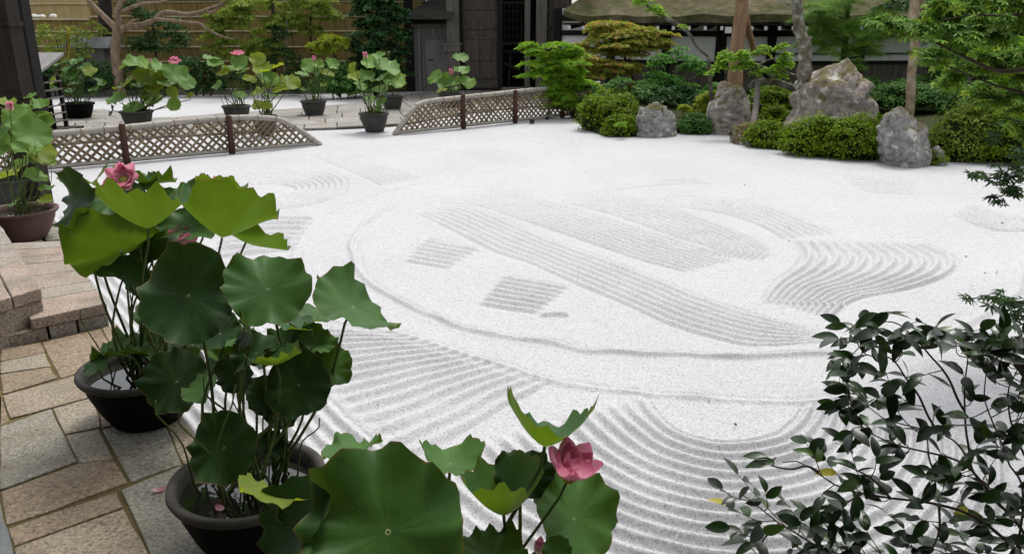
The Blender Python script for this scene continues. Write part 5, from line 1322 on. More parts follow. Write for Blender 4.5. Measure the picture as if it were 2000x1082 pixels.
mound('round yellow-green azalea mound at the left end of the bed', 1128, 1262, 188, 262, n=9000, size=.048, clumps=14)
mound('small clipped azalea in front, touching the squat grey rock', 1176, 1254, 234, 271, n=5200, size=.046)
mound('dark low mound between the squat rock and the tall pale rock', 1326, 1398, 230, 266, 'f_azalea_dark', n=4600, size=.048)
mound('azalea mound between the tall pale rock and the largest rock', 1466, 1572, 168, 222, Y=gy(1500, 262) + .6, n=5200, size=.048)
mound('middle azalea tier below the gnarled limb', 1484, 1556, 212, 256, Y=gy(1510, 270) + .1, n=4200, size=.046)
mound('low azalea right of the support post, spilling to the gravel', 1462, 1566, 246, 294, n=6500, size=.046, clumps=12)
mound('broad azalea at the foot of the largest rock', 1540, 1668, 238, 312, n=8500, size=.046, clumps=15)
mound('azalea with reddish bare twigs, left of the knobbly rock', 1618, 1746, 240, 319, n=8500, size=.046, clumps=15)
mound('tiny azalea tuft at the foot of the knobbly rock', 1796, 1862, 300, 327, n=2600, size=.03, clumps=5)
mound('spreading shrub at the right end of the bed', 1836, 1990, 212, 322, 'f_olive', n=9000, size=.05, clumps=18)
mound('large spreading shrub cut by the right edge of the view', 1930, 2120, 196, 330, 'f_azalea', n=9500, size=.05, clumps=18)
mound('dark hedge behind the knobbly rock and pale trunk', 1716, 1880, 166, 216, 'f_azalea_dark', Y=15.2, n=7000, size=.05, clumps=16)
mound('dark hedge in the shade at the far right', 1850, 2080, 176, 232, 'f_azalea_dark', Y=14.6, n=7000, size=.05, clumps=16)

# ------------------------------------------------------------------ small trees of the bed
def tree(name, label, cat, base, group=None): return thing(name, label, cat, base, group)
# green maple at the end of the fence
b = G(1068, 234); t = tree('maple_tree', 'fresh green maple at the end of the right-hand fence', 'tree', b, 'garden maples')
Y = b[1] + .3
limb_g(b, [(1072, 215), (1080, 180), (1088, 130)], Y, [3.2, 2.4, 1.4], 'bark_dark', t); limb_g(G(1116, 232), [(1112, 214), (1100, 190), (1105, 150)], Y, [1.6, 1.4, 1], 'bark_dark', t, 'stem')
L = Leaves(601)
for (x, y, w, h, n) in ((1040, 96, 50, 26, 260), (1062, 106, 44, 24, 240), (1095, 98, 70, 30, 420), (1075, 128, 80, 32, 520), (1105, 132, 70, 34, 520), (1070, 158, 74, 34, 520), (1105, 165, 74, 36, 560), (1075, 190, 66, 28, 420), (1108, 192, 60, 30, 420), (1126, 110, 40, 30, 260), (1124, 150, 40, 40, 300), (1090, 205, 60, 20, 260)): L.pad(x, y, Y, w * 1.2, h * 1.15, int(n * 1.7), .075, 4)
L.build('crown', t, 'f_maple', T_MAPLE5)
# turning maple
b = G(1235, 212); t = tree('maple_tree', 'maple with orange-tinged leaves turning, before the white wall', 'tree', b, 'garden maples'); Y = b[1]
limb_g(b, [(1238, 180), (1232, 140), (1215, 100), (1210, 60)], Y, [4, 3.4, 2.4, 1.4], 'bark_dark', t)
limb([(1234, 150), (1200, 135), (1160, 135)], Y, [2, 1.4, .8], 'bark_dark', t); limb([(1225, 120), (1260, 85), (1290, 75)], Y, [2, 1.4, .8], 'bark_dark', t)
L = Leaves(602)
for (x, y, w, h, n) in ((1210, 58, 120, 32, 800), (1175, 80, 90, 36, 640), (1230, 78, 110, 36, 800), (1275, 70, 80, 34, 480), (1160, 62, 60, 34, 300), (1200, 98, 110, 26, 600), (1250, 98, 80, 24, 420), (1150, 92, 60, 26, 240), (1290, 86, 50, 24, 220)): L.pad(x, y, Y, w * 1.15, h * 1.2, int(n * 1.6), .08, 4)
L.build('crown', t, 'f_maple_orange', T_MAPLE5)
L = Leaves(603)
for (x, y, w, h, n) in ((1160, 120, 90, 26, 420), (1200, 128, 90, 24, 460), (1165, 146, 70, 24, 300), (1225, 136, 60, 24, 260), (1228, 175, 22, 22, 50), (1150, 132, 50, 20, 160)): L.pad(x, y, Y - .35, w * 1.15, h * 1.2, int(n * 1.6), .08, 4)
L.build('lower_crown', t, 'f_maple_orange', T_MAPLE5)
# mid-green evergreen shrubs behind the squat rock
b = G(1330, 222); t = tree('evergreen_shrub', 'glossy green layered shrub behind the squat and tall rocks', 'shrub', b); Y = b[1] + .2
limb_g(b, [(1325, 190), (1312, 150), (1318, 120)], Y, [3, 2.4, 1.4], 'bark_dark', t); limb([(1320, 165), (1360, 150), (1390, 140)], Y, [1.6, 1.2, .7], 'bark_grey', t)
L = Leaves(604)
for (x, y, w, h, n) in ((1300, 118, 70, 30, 600), (1340, 122, 80, 30, 750), (1380, 135, 70, 26, 560), (1290, 150, 80, 26, 560), (1340, 160, 100, 26, 750), (1390, 172, 60, 26, 450), (1300, 182, 90, 22, 500), (1350, 190, 80, 22, 450), (1275, 170, 60, 22, 320), (1320, 100, 40, 20, 200), (1375, 192, 50, 16, 200)): L.pad(x, y, Y, w, h, n, .065)
L.build('foliage', t, 'f_green')
b = G(1352, 246); t = tree('maple_sapling', 'yellow-green maple sapling between the squat and tall rocks', 'shrub', b, 'garden maples'); Y = b[1] + .1
limb_g(b, [(1352, 235), (1356, 215), (1372, 195)], Y, [1.6, 1.2, .8], 'bark_dark', t)
L = Leaves(605)
for (x, y, w, h, n) in ((1340, 213, 44, 16, 130), (1360, 222, 50, 18, 160), (1378, 190, 44, 16, 130), (1392, 184, 36, 14, 90), (1338, 230, 40, 14, 90), (1372, 206, 40, 16, 100)): L.pad(x, y, Y, w, h, n, .075)
L.build('crown', t, 'f_maple_yellow', T_MAPLE5)
b = G(1205, 244); t = tree('seedling', 'pale lime seedling sprouting from the small front azalea', 'plant', D(1218, 256, gy(1215, 268) - .15)); L = Leaves(606)
L.pad(1217, 243, gy(1215, 268) - .25, 30, 14, 60, .05); L.build('foliage', t, 'f_bright', T_MAPLE5)
limb([(1216, 258), (1217, 244)], gy(1215, 268) - .25, [.8, .5], 'twig', t, 'stem', 6, 5)

def under_shrub(label, x, Y, pads, mat, seed, size=.075):
    b = D(x, 185, Y); b[2] = .15; t = tree('evergreen_shrub', label, 'shrub', b, 'shrubs before the white wall')
    for k in range(4): limb_g(b + [(k - 1.5) * .18, 0, -.1], [(x + (k - 1.5) * 18, pads[0][1] + 12), (x + (k - 1.5) * 26, pads[0][1])], Y, [1.8, 1.3, .7], 'bark_dark', t, 'stem', 10, 6)
    L = Leaves(seed)
    for (px_, py_, w, h, n) in pads: L.pad(px_, py_, Y, w, h, n, size, 4, up=.8)
    L.build('foliage', t, mat)
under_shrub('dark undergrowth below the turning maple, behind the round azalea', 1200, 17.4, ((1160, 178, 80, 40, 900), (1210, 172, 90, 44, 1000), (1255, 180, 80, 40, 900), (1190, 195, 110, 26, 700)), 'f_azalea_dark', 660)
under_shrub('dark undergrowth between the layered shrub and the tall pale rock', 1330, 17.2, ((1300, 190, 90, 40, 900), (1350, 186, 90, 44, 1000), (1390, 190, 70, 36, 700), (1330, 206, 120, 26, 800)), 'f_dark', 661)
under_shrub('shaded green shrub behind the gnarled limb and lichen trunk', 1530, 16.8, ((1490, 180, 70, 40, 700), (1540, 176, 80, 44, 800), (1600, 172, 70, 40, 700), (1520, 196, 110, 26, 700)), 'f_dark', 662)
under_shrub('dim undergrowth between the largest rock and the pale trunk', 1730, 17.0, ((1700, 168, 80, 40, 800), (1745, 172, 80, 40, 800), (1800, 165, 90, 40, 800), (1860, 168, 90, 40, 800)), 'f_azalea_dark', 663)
# tan smooth trunk with leaning second stem
b = D(1438, 165, 16.4); b[2] = .1; t = tree('tan_tree', 'smooth tan trunk rising behind the tall pale rock', 'tree', b); Y = 16.4
limb_g(b, [(1436, 150), (1439, 100), (1446, 40), (1450, -10), (1450, -120)], Y, [17, 15.5, 13.5, 12.5, 12, 10], 'bark_red', t, knob=.02, seg=14)
limb([(1447, -10), (1456, 40), (1464, 70), (1472, 98)], [Y - .1, Y + .1, Y + .5, Y + .9], [8, 8, 6.5, 6], 'bark_red', t, 'stem', seg=10, knob=.02)
L = Leaves(607); L.pad(1450, -120, Y, 260, 90, 1200, .1, 4); L.build('crown', t, 'f_green')
# leaning bare branch
b = D(1384, 112, 15.8); t = tree('leaning_tree', 'thin olive branch leaning across the white wall', 'tree', b); Y = 15.8
limb([(1384, 112), (1362, 92), (1345, 66), (1318, 46), (1296, 32), (1262, 8), (1235, -15)], [Y, Y, Y, Y, Y - .1, Y - .2, Y - .3], [2.4, 3, 3.4, 4, 4.4, 4, 3], 'bark_grey', t, 'branch', 30)
bb = D(1384, 112, Y); MB().tube(spline([[bb[0] + .25, bb[1] + .1, 0.1], [bb[0] + .12, bb[1], .5], bb], 10), .04, 7).build('trunk', M['bark_grey'], t, smooth=True)
L = Leaves(608)
for (x, y, w, h, n) in ((1255, 4, 60, 18, 200), (1282, 18, 44, 16, 140), (1296, 28, 30, 10, 60), (1230, -15, 60, 20, 150), (1335, 52, 16, 10, 30)): L.pad(x, y, Y - .3, w, h, n, .07)
L.build('foliage', t, 'f_bright')
# gnarled propped tree
b = D(1572, 190, gy(1500, 280) + .9); b[2] = 0.1; Y = float(b[1]); t = tree('gnarled_tree', 'gnarled tree whose crooked limb rests on a wooden prop', 'tree', b)
limb_g(b, [(1566, 186), (1545, 172), (1520, 162), (1500, 160), (1484, 159), (1472, 162), (1465, 174)], Y, [8, 8, 7.5, 6.5, 6, 7, 6, 4], 'bark_grey', t, 'trunk', 36, knob=.12)
limb([(1512, 160), (1508, 150), (1498, 138), (1480, 128), (1462, 124), (1440, 126)], Y, [5, 4.5, 4, 3.6, 3, 2], 'bark_lichen', t, knob=.15)
limb([(1510, 150), (1530, 140), (1548, 146), (1580, 149), (1600, 146), (1610, 152)], Y - .1, [3, 2.6, 2, 1.7, 1.5, 1], 'bark_lichen', t)
limb([(1480, 128), (1500, 118), (1525, 112)], Y, [2, 1.6, 1], 'bark_lichen', t); limb([(1462, 124), (1425, 112), (1410, 122)], Y, [2, 1.5, 1], 'bark_lichen', t)
limb([(1466, 188), (1472, 198), (1480, 205), (1492, 206)], Y - .1, [1.2, 1.2, 1, .7], 'bark_lichen', t, 'twig')
L = Leaves(609)
for (x, y, w, h, n) in ((1402, 128, 34, 22, 120), (1392, 142, 22, 12, 40), (1430, 112, 50, 22, 200), (1455, 110, 50, 24, 200), (1470, 128, 40, 18, 120), (1495, 98, 50, 18, 170), (1520, 92, 36, 14, 110), (1540, 112, 36, 20, 140), (1520, 128, 50, 22, 200), (1522, 146, 40, 16, 140), (1490, 140, 40, 18, 130), (1440, 130, 50, 16, 150), (1630, 148, 44, 20, 150), (1640, 158, 34, 14, 80)): L.pad(x, y, Y - .12, w, h, n, .075, 2)
L.build('crown', t, 'f_bright')
pf, pt = G(1462, 287), D(1480, 162, Y - .05)
o = MB().tube(spline([pf + [0, 0, -.02], (pf + pt) / 2 + [.03, 0, 0], pt], 10), np.linspace(.062, .05, 10), 9).build('prop_post', M['wood_grey'], smooth=True)
tag(o, 'weathered wooden prop post holding up the crooked limb', 'post')
# lichen trunk
b = D(1570, 175, gy(1560, 300) + 1.2); b[2] = .1; Y = float(b[1]); t = tree('lichen_tree', 'lichen-crusted trunk standing left of the largest rock', 'tree', b)
limb_g(b, [(1569, 165), (1572, 120), (1570, 85), (1562, 60), (1558, 25), (1555, -10)], Y, [13, 12, 13, 14, 12, 11, 9], 'bark_lichen', t, knob=.09, seg=12)
limb([(1570, 92), (1580, 80), (1584, 72)], Y, [7, 6, 4], 'bark_lichen', t, 'stub'); limb([(1556, 25), (1545, 12), (1530, 6), (1518, 2)], Y - .1, [4, 3, 2.2, 1.4], 'bark_lichen', t); limb([(1556, 8), (1566, -8), (1580, -25)], Y, [4, 3, 2], 'bark_lichen', t)
L = Leaves(610); L.pad(1540, -20, Y, 130, 40, 700, .07, 3); L.build('crown', t, 'f_pine', T_TUFT)
# pale mottled trunks at the right
b = D(1776, 215, gy(1780, 300) + .6); b[2] = .1; Y = float(b[1]); t = tree('pale_trunk_tree', 'slender pale mottled trunk behind the knobbly rock', 'tree', b)
limb_g(b, [(1777, 210), (1780, 150), (1786, 90), (1783, 40), (1788, -20), (1788, -120)], Y, [9, 9, 8.5, 8, 8.5, 7.5, 6], 'bark_pale', t, knob=.05, seg=12)
limb([(1790, -60), (1800, 0), (1806, 30), (1812, 60)][::-1], [Y + .8, Y + .6, Y + .3, Y], [6, 7, 7, 5], 'bark_pale', t, 'stem')
L = Leaves(611); L.pad(1800, -90, Y, 300, 90, 2200, .09, 4); L.build('crown', t, 'f_green')
# pine at the right of the roof
b = D(1645, 175, 17.6); b[2] = .1; Y = 17.4; t = tree('pine_tree', 'soft green pine in front of the gallery roof at right', 'tree', b)
limb_g(b, [(1646, 150), (1650, 90), (1655, 30), (1660, -60)], Y, [7, 6.5, 6, 5, 4], 'bark_dark', t)
for pts in ([(1650, 80), (1610, 70), (1585, 72)], [(1652, 100), (1690, 92), (1720, 90)], [(1654, 50), (1700, 35), (1730, 30)], [(1655, 40), (1620, 25), (1600, 25)], [(1648, 118), (1670, 112), (1685, 112)]): limb(pts, Y - .1, [3, 2, 1.2], 'bark_dark', t)
L = Leaves(612)
for (x, y, w, h, n) in ((1600, 60, 90, 40, 700), (1610, 25, 110, 44, 900), (1660, 15, 130, 44, 1000), (1710, 30, 110, 46, 900), (1650, 55, 110, 40, 800), (1690, 75, 110, 40, 800), (1620, 90, 90, 34, 600), (1730, 60, 80, 40, 600), (1665, 108, 80, 26, 450), (1715, 100, 60, 26, 300), (1700, -20, 180, 50, 900), (1590, 78, 60, 30, 300), (1560, 85, 40, 24, 160), (1672, 128, 50, 18, 200)): L.pad(x, y, Y - .2, w, h, n, .16, 3)
L.build('crown', t, 'f_pine', T_TUFT)
b = D(1890, 215, 13.6); b[2] = .1; t = tree('maple_tree', 'layered yellow-green maple right of the pale trunk', 'tree', b, 'garden maples')
limb_g(b, [(1888, 190), (1896, 140), (1905, 80), (1900, 20)], 13.6, [6, 5.5, 4.5, 3, 2], 'bark_grey', t)
for pts in ([(1896, 140), (1860, 120), (1830, 118)], [(1900, 110), (1940, 90), (1975, 88)], [(1893, 165), (1930, 160), (1965, 165)]): limb(pts, 13.5, [2.6, 2, 1.2], 'bark_grey', t)
L = Leaves(613)
for (x, y, w, h, n) in ((1850, 112, 90, 26, 420), (1835, 60, 80, 26, 300), (1890, 80, 110, 30, 500), (1950, 86, 110, 30, 520), (1900, 130, 100, 24, 420), (1960, 140, 100, 30, 460), (1930, 172, 110, 26, 440), (1990, 110, 80, 40, 380), (1870, 30, 110, 30, 400), (1950, 30, 120, 34, 460), (1990, 180, 70, 30, 260)): L.pad(x, y, 13.5, w, h, n, .085, 4)
L.build('crown', t, 'f_maple', T_MAPLE5)
mound('low loose azalea filling the gap below the largest rock', 1690, 1752, 232, 300, Y=gy(1720, 312) + .3, n=4200, size=.046, clumps=8)
mound('olive mound tucked behind the support post and low rock', 1425, 1500, 208, 262, 'f_olive', Y=gy(1460, 262) + .9, n=4200, size=.048, clumps=8)
# dark trees filling the top right behind
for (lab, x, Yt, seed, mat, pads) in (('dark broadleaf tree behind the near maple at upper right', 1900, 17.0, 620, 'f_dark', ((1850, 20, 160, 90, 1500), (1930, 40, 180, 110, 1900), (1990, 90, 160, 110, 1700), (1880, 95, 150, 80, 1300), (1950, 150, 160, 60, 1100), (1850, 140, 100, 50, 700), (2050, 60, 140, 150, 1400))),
                                     ('mid-green tree over the gallery roof at the far right', 1990, 18.5, 621, 'f_green', ((1840, -20, 200, 70, 1200), (1960, -10, 200, 90, 1500), (1760, -20, 120, 50, 600)))):
    b = D(x, 180, Yt); b[2] = .1; t = tree('background_tree', lab, 'tree', b, 'trees behind the bed')
    limb_g(b, [(x - 5, 130), (x, 60), (x + 10, -40)], Yt, [11, 9, 8, 5], 'bark_dark', t)
    limb([(x, 80), (x - 50, 50), (x - 80, 40)], Yt, [4, 3, 2], 'bark_dark', t); limb([(x, 60), (x + 50, 30), (x + 90, 20)], Yt, [4, 3, 2], 'bark_dark', t)
    L = Leaves(seed)
    for (px_, py_, w_, h_, n_) in pads: L.pad(px_, py_, Yt, w_, h_, n_, .10, 4)
    L.build('crown', t, mat)

# ------------------------------------------------------------------ planting before the bamboo screen
b = D(228, 128, 22.2); b[2] = 0; Y = 22.2; t = tree('crape_myrtle', 'crape myrtle with smooth brown forking limbs before the screen', 'tree', b)
limb_g(b, [(226, 115), (226, 95), (228, 72), (232, 58)], Y, [11, 9.5, 9, 8.5, 9], 'bark_myrtle', t, knob=.06, seg=12)
for pts, rd, yy in (([(230, 62), (222, 52), (208, 38), (192, 22), (178, 8), (160, -15)], [7, 6, 5.5, 5, 4.5, 3], 0), ([(233, 60), (233, 42), (228, 26), (234, 12), (250, -10)], [6.5, 6, 6, 5.5, 4], 0), ([(238, 58), (252, 53), (272, 50), (290, 45), (304, 38), (316, 26), (335, 25), (365, 29), (390, 25), (408, 18), (425, 12), (450, -4)], [6, 6, 5.5, 5, 4.6, 4.4, 4, 4.4, 3.6, 3, 2.6, 2], -.2),
                   ([(302, 39), (330, 40), (360, 44), (390, 47), (402, 56), (420, 66), (440, 74), (458, 77)], [4, 3.4, 3, 3, 2.8, 2.4, 2, 1.5], -.4), ([(238, 24), (262, 14), (285, 8), (310, 6), (330, 0)], [4.5, 4, 3.4, 3, 2], -.1), ([(248, 52), (258, 42), (272, 38)], [2.5, 2, 1.2], -.3), ([(404, 20), (408, 26), (422, 22), (424, 14)], [2, 2.4, 2.2, 1.6], -.3)):
    limb(pts, Y + yy, rd, 'bark_myrtle', t, 'limb', 34, 9, .08)
L = Leaves(630)
for (x, y, w, h, n) in ((440, -6, 60, 18, 200), (470, 6, 60, 16, 180)): L.pad(x, y, Y - .2, w, h, n, .08)
L.build('foliage', t, 'f_olive')
b = D(206, 130, 23.6); b[2] = 0; t = tree('dark_trunk_tree', 'straight dark trunk just behind the crape myrtle', 'tree', b)
limb_g(b, [(207, 110), (206, 60), (205, 10), (204, -80)], 23.6, [14, 13, 12.5, 12, 11], 'bark_dark', t, seg=12)
L = Leaves(640); L.pad(205, -110, 23.6, 220, 90, 900, .1, 4); L.build('crown', t, 'f_dark')
def back_bush(name, label, base_px, Y, pads, mat, size, seed, tmpl=T_DIAMOND, trunk=None, cat='shrub', bark='bark_dark', group='shrubs before the bamboo screen'):
    b = D(base_px[0], base_px[1], Y); b[2] = 0.02
    t = tree(name, label, cat, b, group)
    if trunk:
        for tp, rd in trunk: limb_g(D(tp[0][0], tp[0][1], Y) * [1, 1, 0] + [0, 0, .02], tp[1:], Y, rd, bark, t, 'trunk')
    else:
        for k in range(4):
            x = base_px[0] + (k - 1.5) * 14; limb_g(D(x, 185, Y) * [1, 1, 0], [(x + (k - 1.5) * 4, pads[0][1] + 25), (x + (k - 1.5) * 9, pads[0][1])], Y, [1.6, 1.2, .7], bark, t, 'stem', 10, 5)
    L = Leaves(seed)
    for (x, y, w, h, n) in pads: L.pad(x, y, Y, w * 1.15, h * 1.15, int(n * 1.7), size, 4, up=.7)
    L.build('foliage', t, mat, tmpl)
back_bush('evergreen_shrub', 'dark evergreen with layered branches right of the crape myrtle', (310, 182), 22.9, ((268, 22, 50, 30, 260), (290, 35, 60, 24, 260), (285, 80, 80, 26, 420), (325, 60, 70, 34, 420), (310, 92, 90, 24, 420), (345, 78, 60, 30, 300), (270, 92, 50, 18, 180), (330, 45, 50, 18, 200), (255, 8, 40, 20, 130)), 'f_dark', .075, 631, trunk=[([(310, 182), (305, 120), (300, 60), (285, 20)], [3, 2.4, 2, 1])])
back_bush('evergreen_shrub', 'dim leafy shrub left of the crape myrtle behind the shaded pot', (140, 186), 22.6, ((85, 70, 40, 40, 200), (110, 85, 60, 40, 300), (160, 75, 60, 40, 280), (100, 110, 70, 30, 320), (150, 110, 60, 30, 260), (190, 60, 40, 40, 160), (85, 60, 30, 30, 100), (130, 60, 50, 20, 120)), 'f_olive', .06, 632)
back_bush('evergreen_shrub', 'black-green low shrub along the kerb at left', (130, 186), 22.2, ((110, 140, 80, 40, 500), (150, 150, 90, 44, 600), (195, 140, 70, 40, 450), (220, 160, 60, 40, 360), (100, 165, 80, 30, 420), (170, 172, 110, 24, 460), (85, 135, 40, 40, 200)), 'f_dark', .075, 633)
back_bush('evergreen_shrub', 'dark bush behind the biggest far lotus', (300, 184), 22.6, ((240, 140, 60, 50, 380), (290, 150, 90, 50, 600), (250, 170, 90, 26, 380), (320, 165, 80, 36, 420), (345, 130, 40, 40, 200)), 'f_dark', .075, 634)
back_bush('evergreen_shrub', 'dark glossy bush between the two left-hand flowering lotuses', (390, 184), 22.4, ((370, 130, 50, 40, 300), (400, 140, 70, 50, 460), (380, 165, 80, 36, 420), (430, 160, 60, 40, 320), (400, 118, 40, 24, 150)), 'f_dark', .085, 635)
back_bush('evergreen_shrub', 'upright dark shrub with a pale thin stem behind the yellowish lotus', (545, 184), 22.8, ((540, 70, 40, 30, 260), (545, 95, 60, 34, 380), (535, 120, 50, 30, 300), (560, 130, 50, 40, 320), (535, 55, 24, 16, 80), (575, 150, 50, 30, 260), (480, 165, 60, 30, 260), (560, 170, 80, 24, 300)), 'f_dark', .075, 636, trunk=[([(556, 182), (558, 115), (561, 75), (560, 40)], [2.6, 2.2, 1.8, 1.2])], bark='bark_grey')
back_bush('evergreen_shrub', 'broad-leaved dark shrub behind the small far lotus', (672, 182), 21.8, ((650, 140, 50, 44, 240), (678, 150, 70, 50, 420), (660, 170, 80, 26, 320), (690, 168, 60, 28, 240), (630, 165, 50, 30, 180)), 'f_azalea_dark', .12, 637)
back_bush('maple_tree', 'olive-green maple spreading over the screen left of centre', (520, 180), 22.9, ((440, 60, 80, 40, 360), (480, 35, 90, 40, 420), (430, 90, 70, 34, 320), (500, 90, 90, 34, 460), (470, 110, 80, 24, 320), (520, 50, 60, 34, 260), (545, 20, 60, 40, 260), (540, 100, 50, 20, 160), (450, 20, 60, 24, 200), (415, 35, 40, 20, 120), (500, 10, 70, 24, 200)), 'f_olive', .085, 638, T_MAPLE5, trunk=[([(538, 184), (536, 120), (535, 60), (530, -20)], [4, 3.6, 3.2, 2.4])], cat='tree', group='garden maples')
back_bush('maple_tree', 'loose yellow-olive maple over the screen, left of the conifer', (610, 180), 23.2, ((600, 20, 80, 40, 380), (630, 5, 90, 40, 380), (580, 45, 60, 26, 200), (600, 60, 60, 20, 180), (645, 30, 60, 26, 200), (570, 8, 60, 30, 200)), 'f_olive', .085, 639, T_MAPLE5, trunk=[([(612, 182), (610, 120), (606, 60), (610, -30)], [2.4, 2.2, 2, 1.4])], cat='tree', group='garden maples')
back_bush('maple_tree', 'small bright yellow-green maple spray beside the dark conifer', (640, 182), 22.0, ((650, 78, 50, 18, 200), (630, 88, 50, 18, 190), (660, 88, 40, 18, 130), (640, 98, 50, 14, 140), (625, 100, 24, 10, 40)), 'f_maple_yellow', .085, 641, T_MAPLE5, trunk=[([(662, 182), (660, 130), (648, 95)], [2.2, 1.8, 1.2])], cat='tree', group='garden maples')
# dark conifer left of the side building
b = D(735, 182, 22.6); b[2] = 0; t = tree('conifer_tree', 'dense dark conifer with shelf-like boughs left of the gate', 'tree', b)
limb_g(b, [(736, 150), (738, 80), (740, 0), (742, -80)], 22.6, [6, 5.5, 5, 4, 3], 'bark_dark', t)
L = Leaves(642); rc_ = np.random.default_rng(9)
for k in range(34):
    y = -30 + k * 6.0; half = 38 + 26 * (1 - abs((k - 20) / 22)) + rc_.uniform(-8, 8)
    for sgn in (-1, 0, 1):
        x = 736 + sgn * half * rc_.uniform(.35, .8); L.pad(x, y + rc_.uniform(-4, 4), 22.5 - (0.5 if sgn == 0 else 0.1), half * rc_.uniform(.7, 1.0), 13, 230, .085, 2, thick=.9)
L.build('crown', t, 'f_conifer')
# little spotlight and fallen leaves on the gravel
p = G(1039, 242); sp = thing('ground_spotlight', 'small black spotlight on the gravel before the right-hand fence', 'light', p)
MB().box(p + [0, 0, .05], (.10, .08, .08)).build('housing', M['black'], sp); MB().tube([p + [0, .02, 0], p + [0, .02, .03]], .012, 6).build('stake', M['black'], sp)
rl = np.random.default_rng(55)
spots = [(1044, 335), (1143, 337), (1362, 343), (1434, 343), (1456, 362), (1540, 446), (1420, 466), (1540, 470), (1925, 533), (1897, 560), (1943, 532), (1885, 500), (1386, 783), (1438, 832), (1953, 436), (1050, 893), (1618, 753), (876, 266)]
spot_where = ['far edge of the great oval, left of the two farthest scraps', 'far flat ring, right of the leftmost far scrap', 'far flat ring below the squat rock', 'far flat ring below the tall pale rock', 'flat ring below the support post', 'inside the oval, above the wave-shaped ridges', 'inside the oval, left of the wave-shaped ridges', 'inside the oval, just above the neck of the wave', 'right of the wave-shaped ridges, middle of three', 'right of the wave-shaped ridges, lowest of the group', 'right of the wave-shaped ridges, outermost of three', 'right of the wave-shaped ridges, highest of the group', 'flat patch inside the near arcs, upper one', 'flat patch inside the near arcs, lower one', 'near the faint arcs at the right edge', 'ridges just left of the front pink flower', 'beside the top left of the camellia', 'gravel in front of the right-hand fence']
for (x, y), where in zip(spots, spot_where):
    P = G(x, y, .012); s = rl.uniform(.022, .045)
    R = frames(np.array([[rl.normal(0, .3), rl.normal(0, .3), 1.0]]), np.array([rl.uniform(0, 6)]))[0]
    V = T_DIAMOND[0] * s @ R.T + P
    o = obj('fallen_leaf', V, [tuple(f) for f in T_DIAMOND[1].tolist()], M['twig']); tag(o, 'brown leaf scrap, ' + where, 'leaf', 'fallen leaves on the gravel')
# ------------------------------------------------------------------ foreground camellia, lower right
def camellia_mesh(k):
    r = np.random.default_rng(900 + k); n = 7; V = []; F = []
    bend = r.uniform(.20, .55); fold = r.uniform(.10, .32); w0 = r.uniform(.19, .25); tw = r.uniform(-.25, .25)
    for i in range(n):
        t = i / (n - 1); w = w0 * math.sin(math.pi * min(.985, .07 + .93 * t ** .85)) ** .75
        if i == n - 1: w = .012
        y, z = t * (1 - .12 * bend * t), -bend * t * t * .8
        for s in (-1, 0, 1): V.append((s * w, y, z + fold * w * (abs(s)) + s * w * tw * t))
    for i in range(n - 1):
        for s in (0, 1): F.append((i * 3 + s, i * 3 + s + 1, (i + 1) * 3 + s + 1, (i + 1) * 3 + s))
    me = raw_mesh('camellia_leaf', V, F, True); return me
CAM = [camellia_mesh(k) for k in range(7)]
for me in CAM: me.materials.append(M['camellia'])
def leaf_matrix(P, dirv, upv, s):
    y = norm(dirv); x = norm(np.cross(y, upv)); z = np.cross(x, y)
    return Matrix(((x[0] * s, y[0] * s, z[0] * s, P[0]), (x[1] * s, y[1] * s, z[1] * s, P[1]), (x[2] * s, y[2] * s, z[2] * s, P[2]), (0, 0, 0, 1)))
rk = np.random.default_rng(77)
YC = 2.45
cb = D(2080, 1180, 2.35); cb[2] = 0.0
cam_t = thing('camellia_bush', 'glossy dark camellia bush in the lower right foreground', 'shrub', cb)
mains_px = [
    ([(2090, 1180), (1997, 1033), (1953, 985), (1895, 917), (1832, 888), (1760, 873), (1700, 845), (1668, 815)], 2.45),
    ([(1953, 985), (1905, 925), (1870, 868), (1830, 845), (1780, 832), (1725, 815)], 2.5),
    ([(2090, 1180), (1990, 1075), (1900, 1010), (1830, 985), (1740, 970), (1660, 955), (1600, 925), (1560, 905), (1530, 905)], 2.38),
    ([(2090, 1190), (1930, 1090), (1780, 1085), (1640, 1085), (1570, 1055), (1520, 1020), (1480, 990), (1445, 965)], 2.36),
    ([(1895, 917), (1890, 850), (1885, 780), (1893, 700), (1880, 675)], 2.5),
    ([(1830, 845), (1800, 790), (1770, 740), (1740, 700), (1690, 690), (1665, 660)], 2.52),
    ([(1885, 800), (1850, 740), (1820, 700), (1795, 665), (1755, 632), (1710, 630)], 2.46),
    ([(2090, 1100), (2040, 960), (1990, 860), (1965, 780), (1985, 720)], 2.5),
    ([(1990, 1075), (2000, 960), (1970, 900), (1950, 850), (1925, 790), (1930, 720)], 2.42),
    ([(1600, 925), (1575, 915), (1540, 920), (1480, 905)], 2.34),
    ([(1520, 1020), (1485, 1060), (1490, 1100)], 2.34),
    ([(1830, 985), (1830, 1040), (1800, 1100)], 2.3), ([(1830, 930), (1815, 900), (1810, 860)], 2.4), ([(1740, 970), (1700, 930), (1640, 905)], 2.36),
]
allp = []
for pts, Y in mains_px:
    p = spline([D(x, y, Y) for x, y in pts], 26)
    p = p + 0.008 * np.stack([vnoise(p, 9, 1), vnoise(p, 9, 2), vnoise(p, 9, 3)], 1)
    p[:3] = p[:3] if pts[0][0] < 2050 else np.array([cb, cb * .5 + p[3] * .5, p[2]])
    r0 = .0085 if pts[0][0] > 2050 else .0048
    MB().tube(p, np.linspace(r0, .0018, 26), 7).build('branch', M['twig'], cam_t, smooth=True); allp.append(p[5:])
AP = np.vstack(allp)
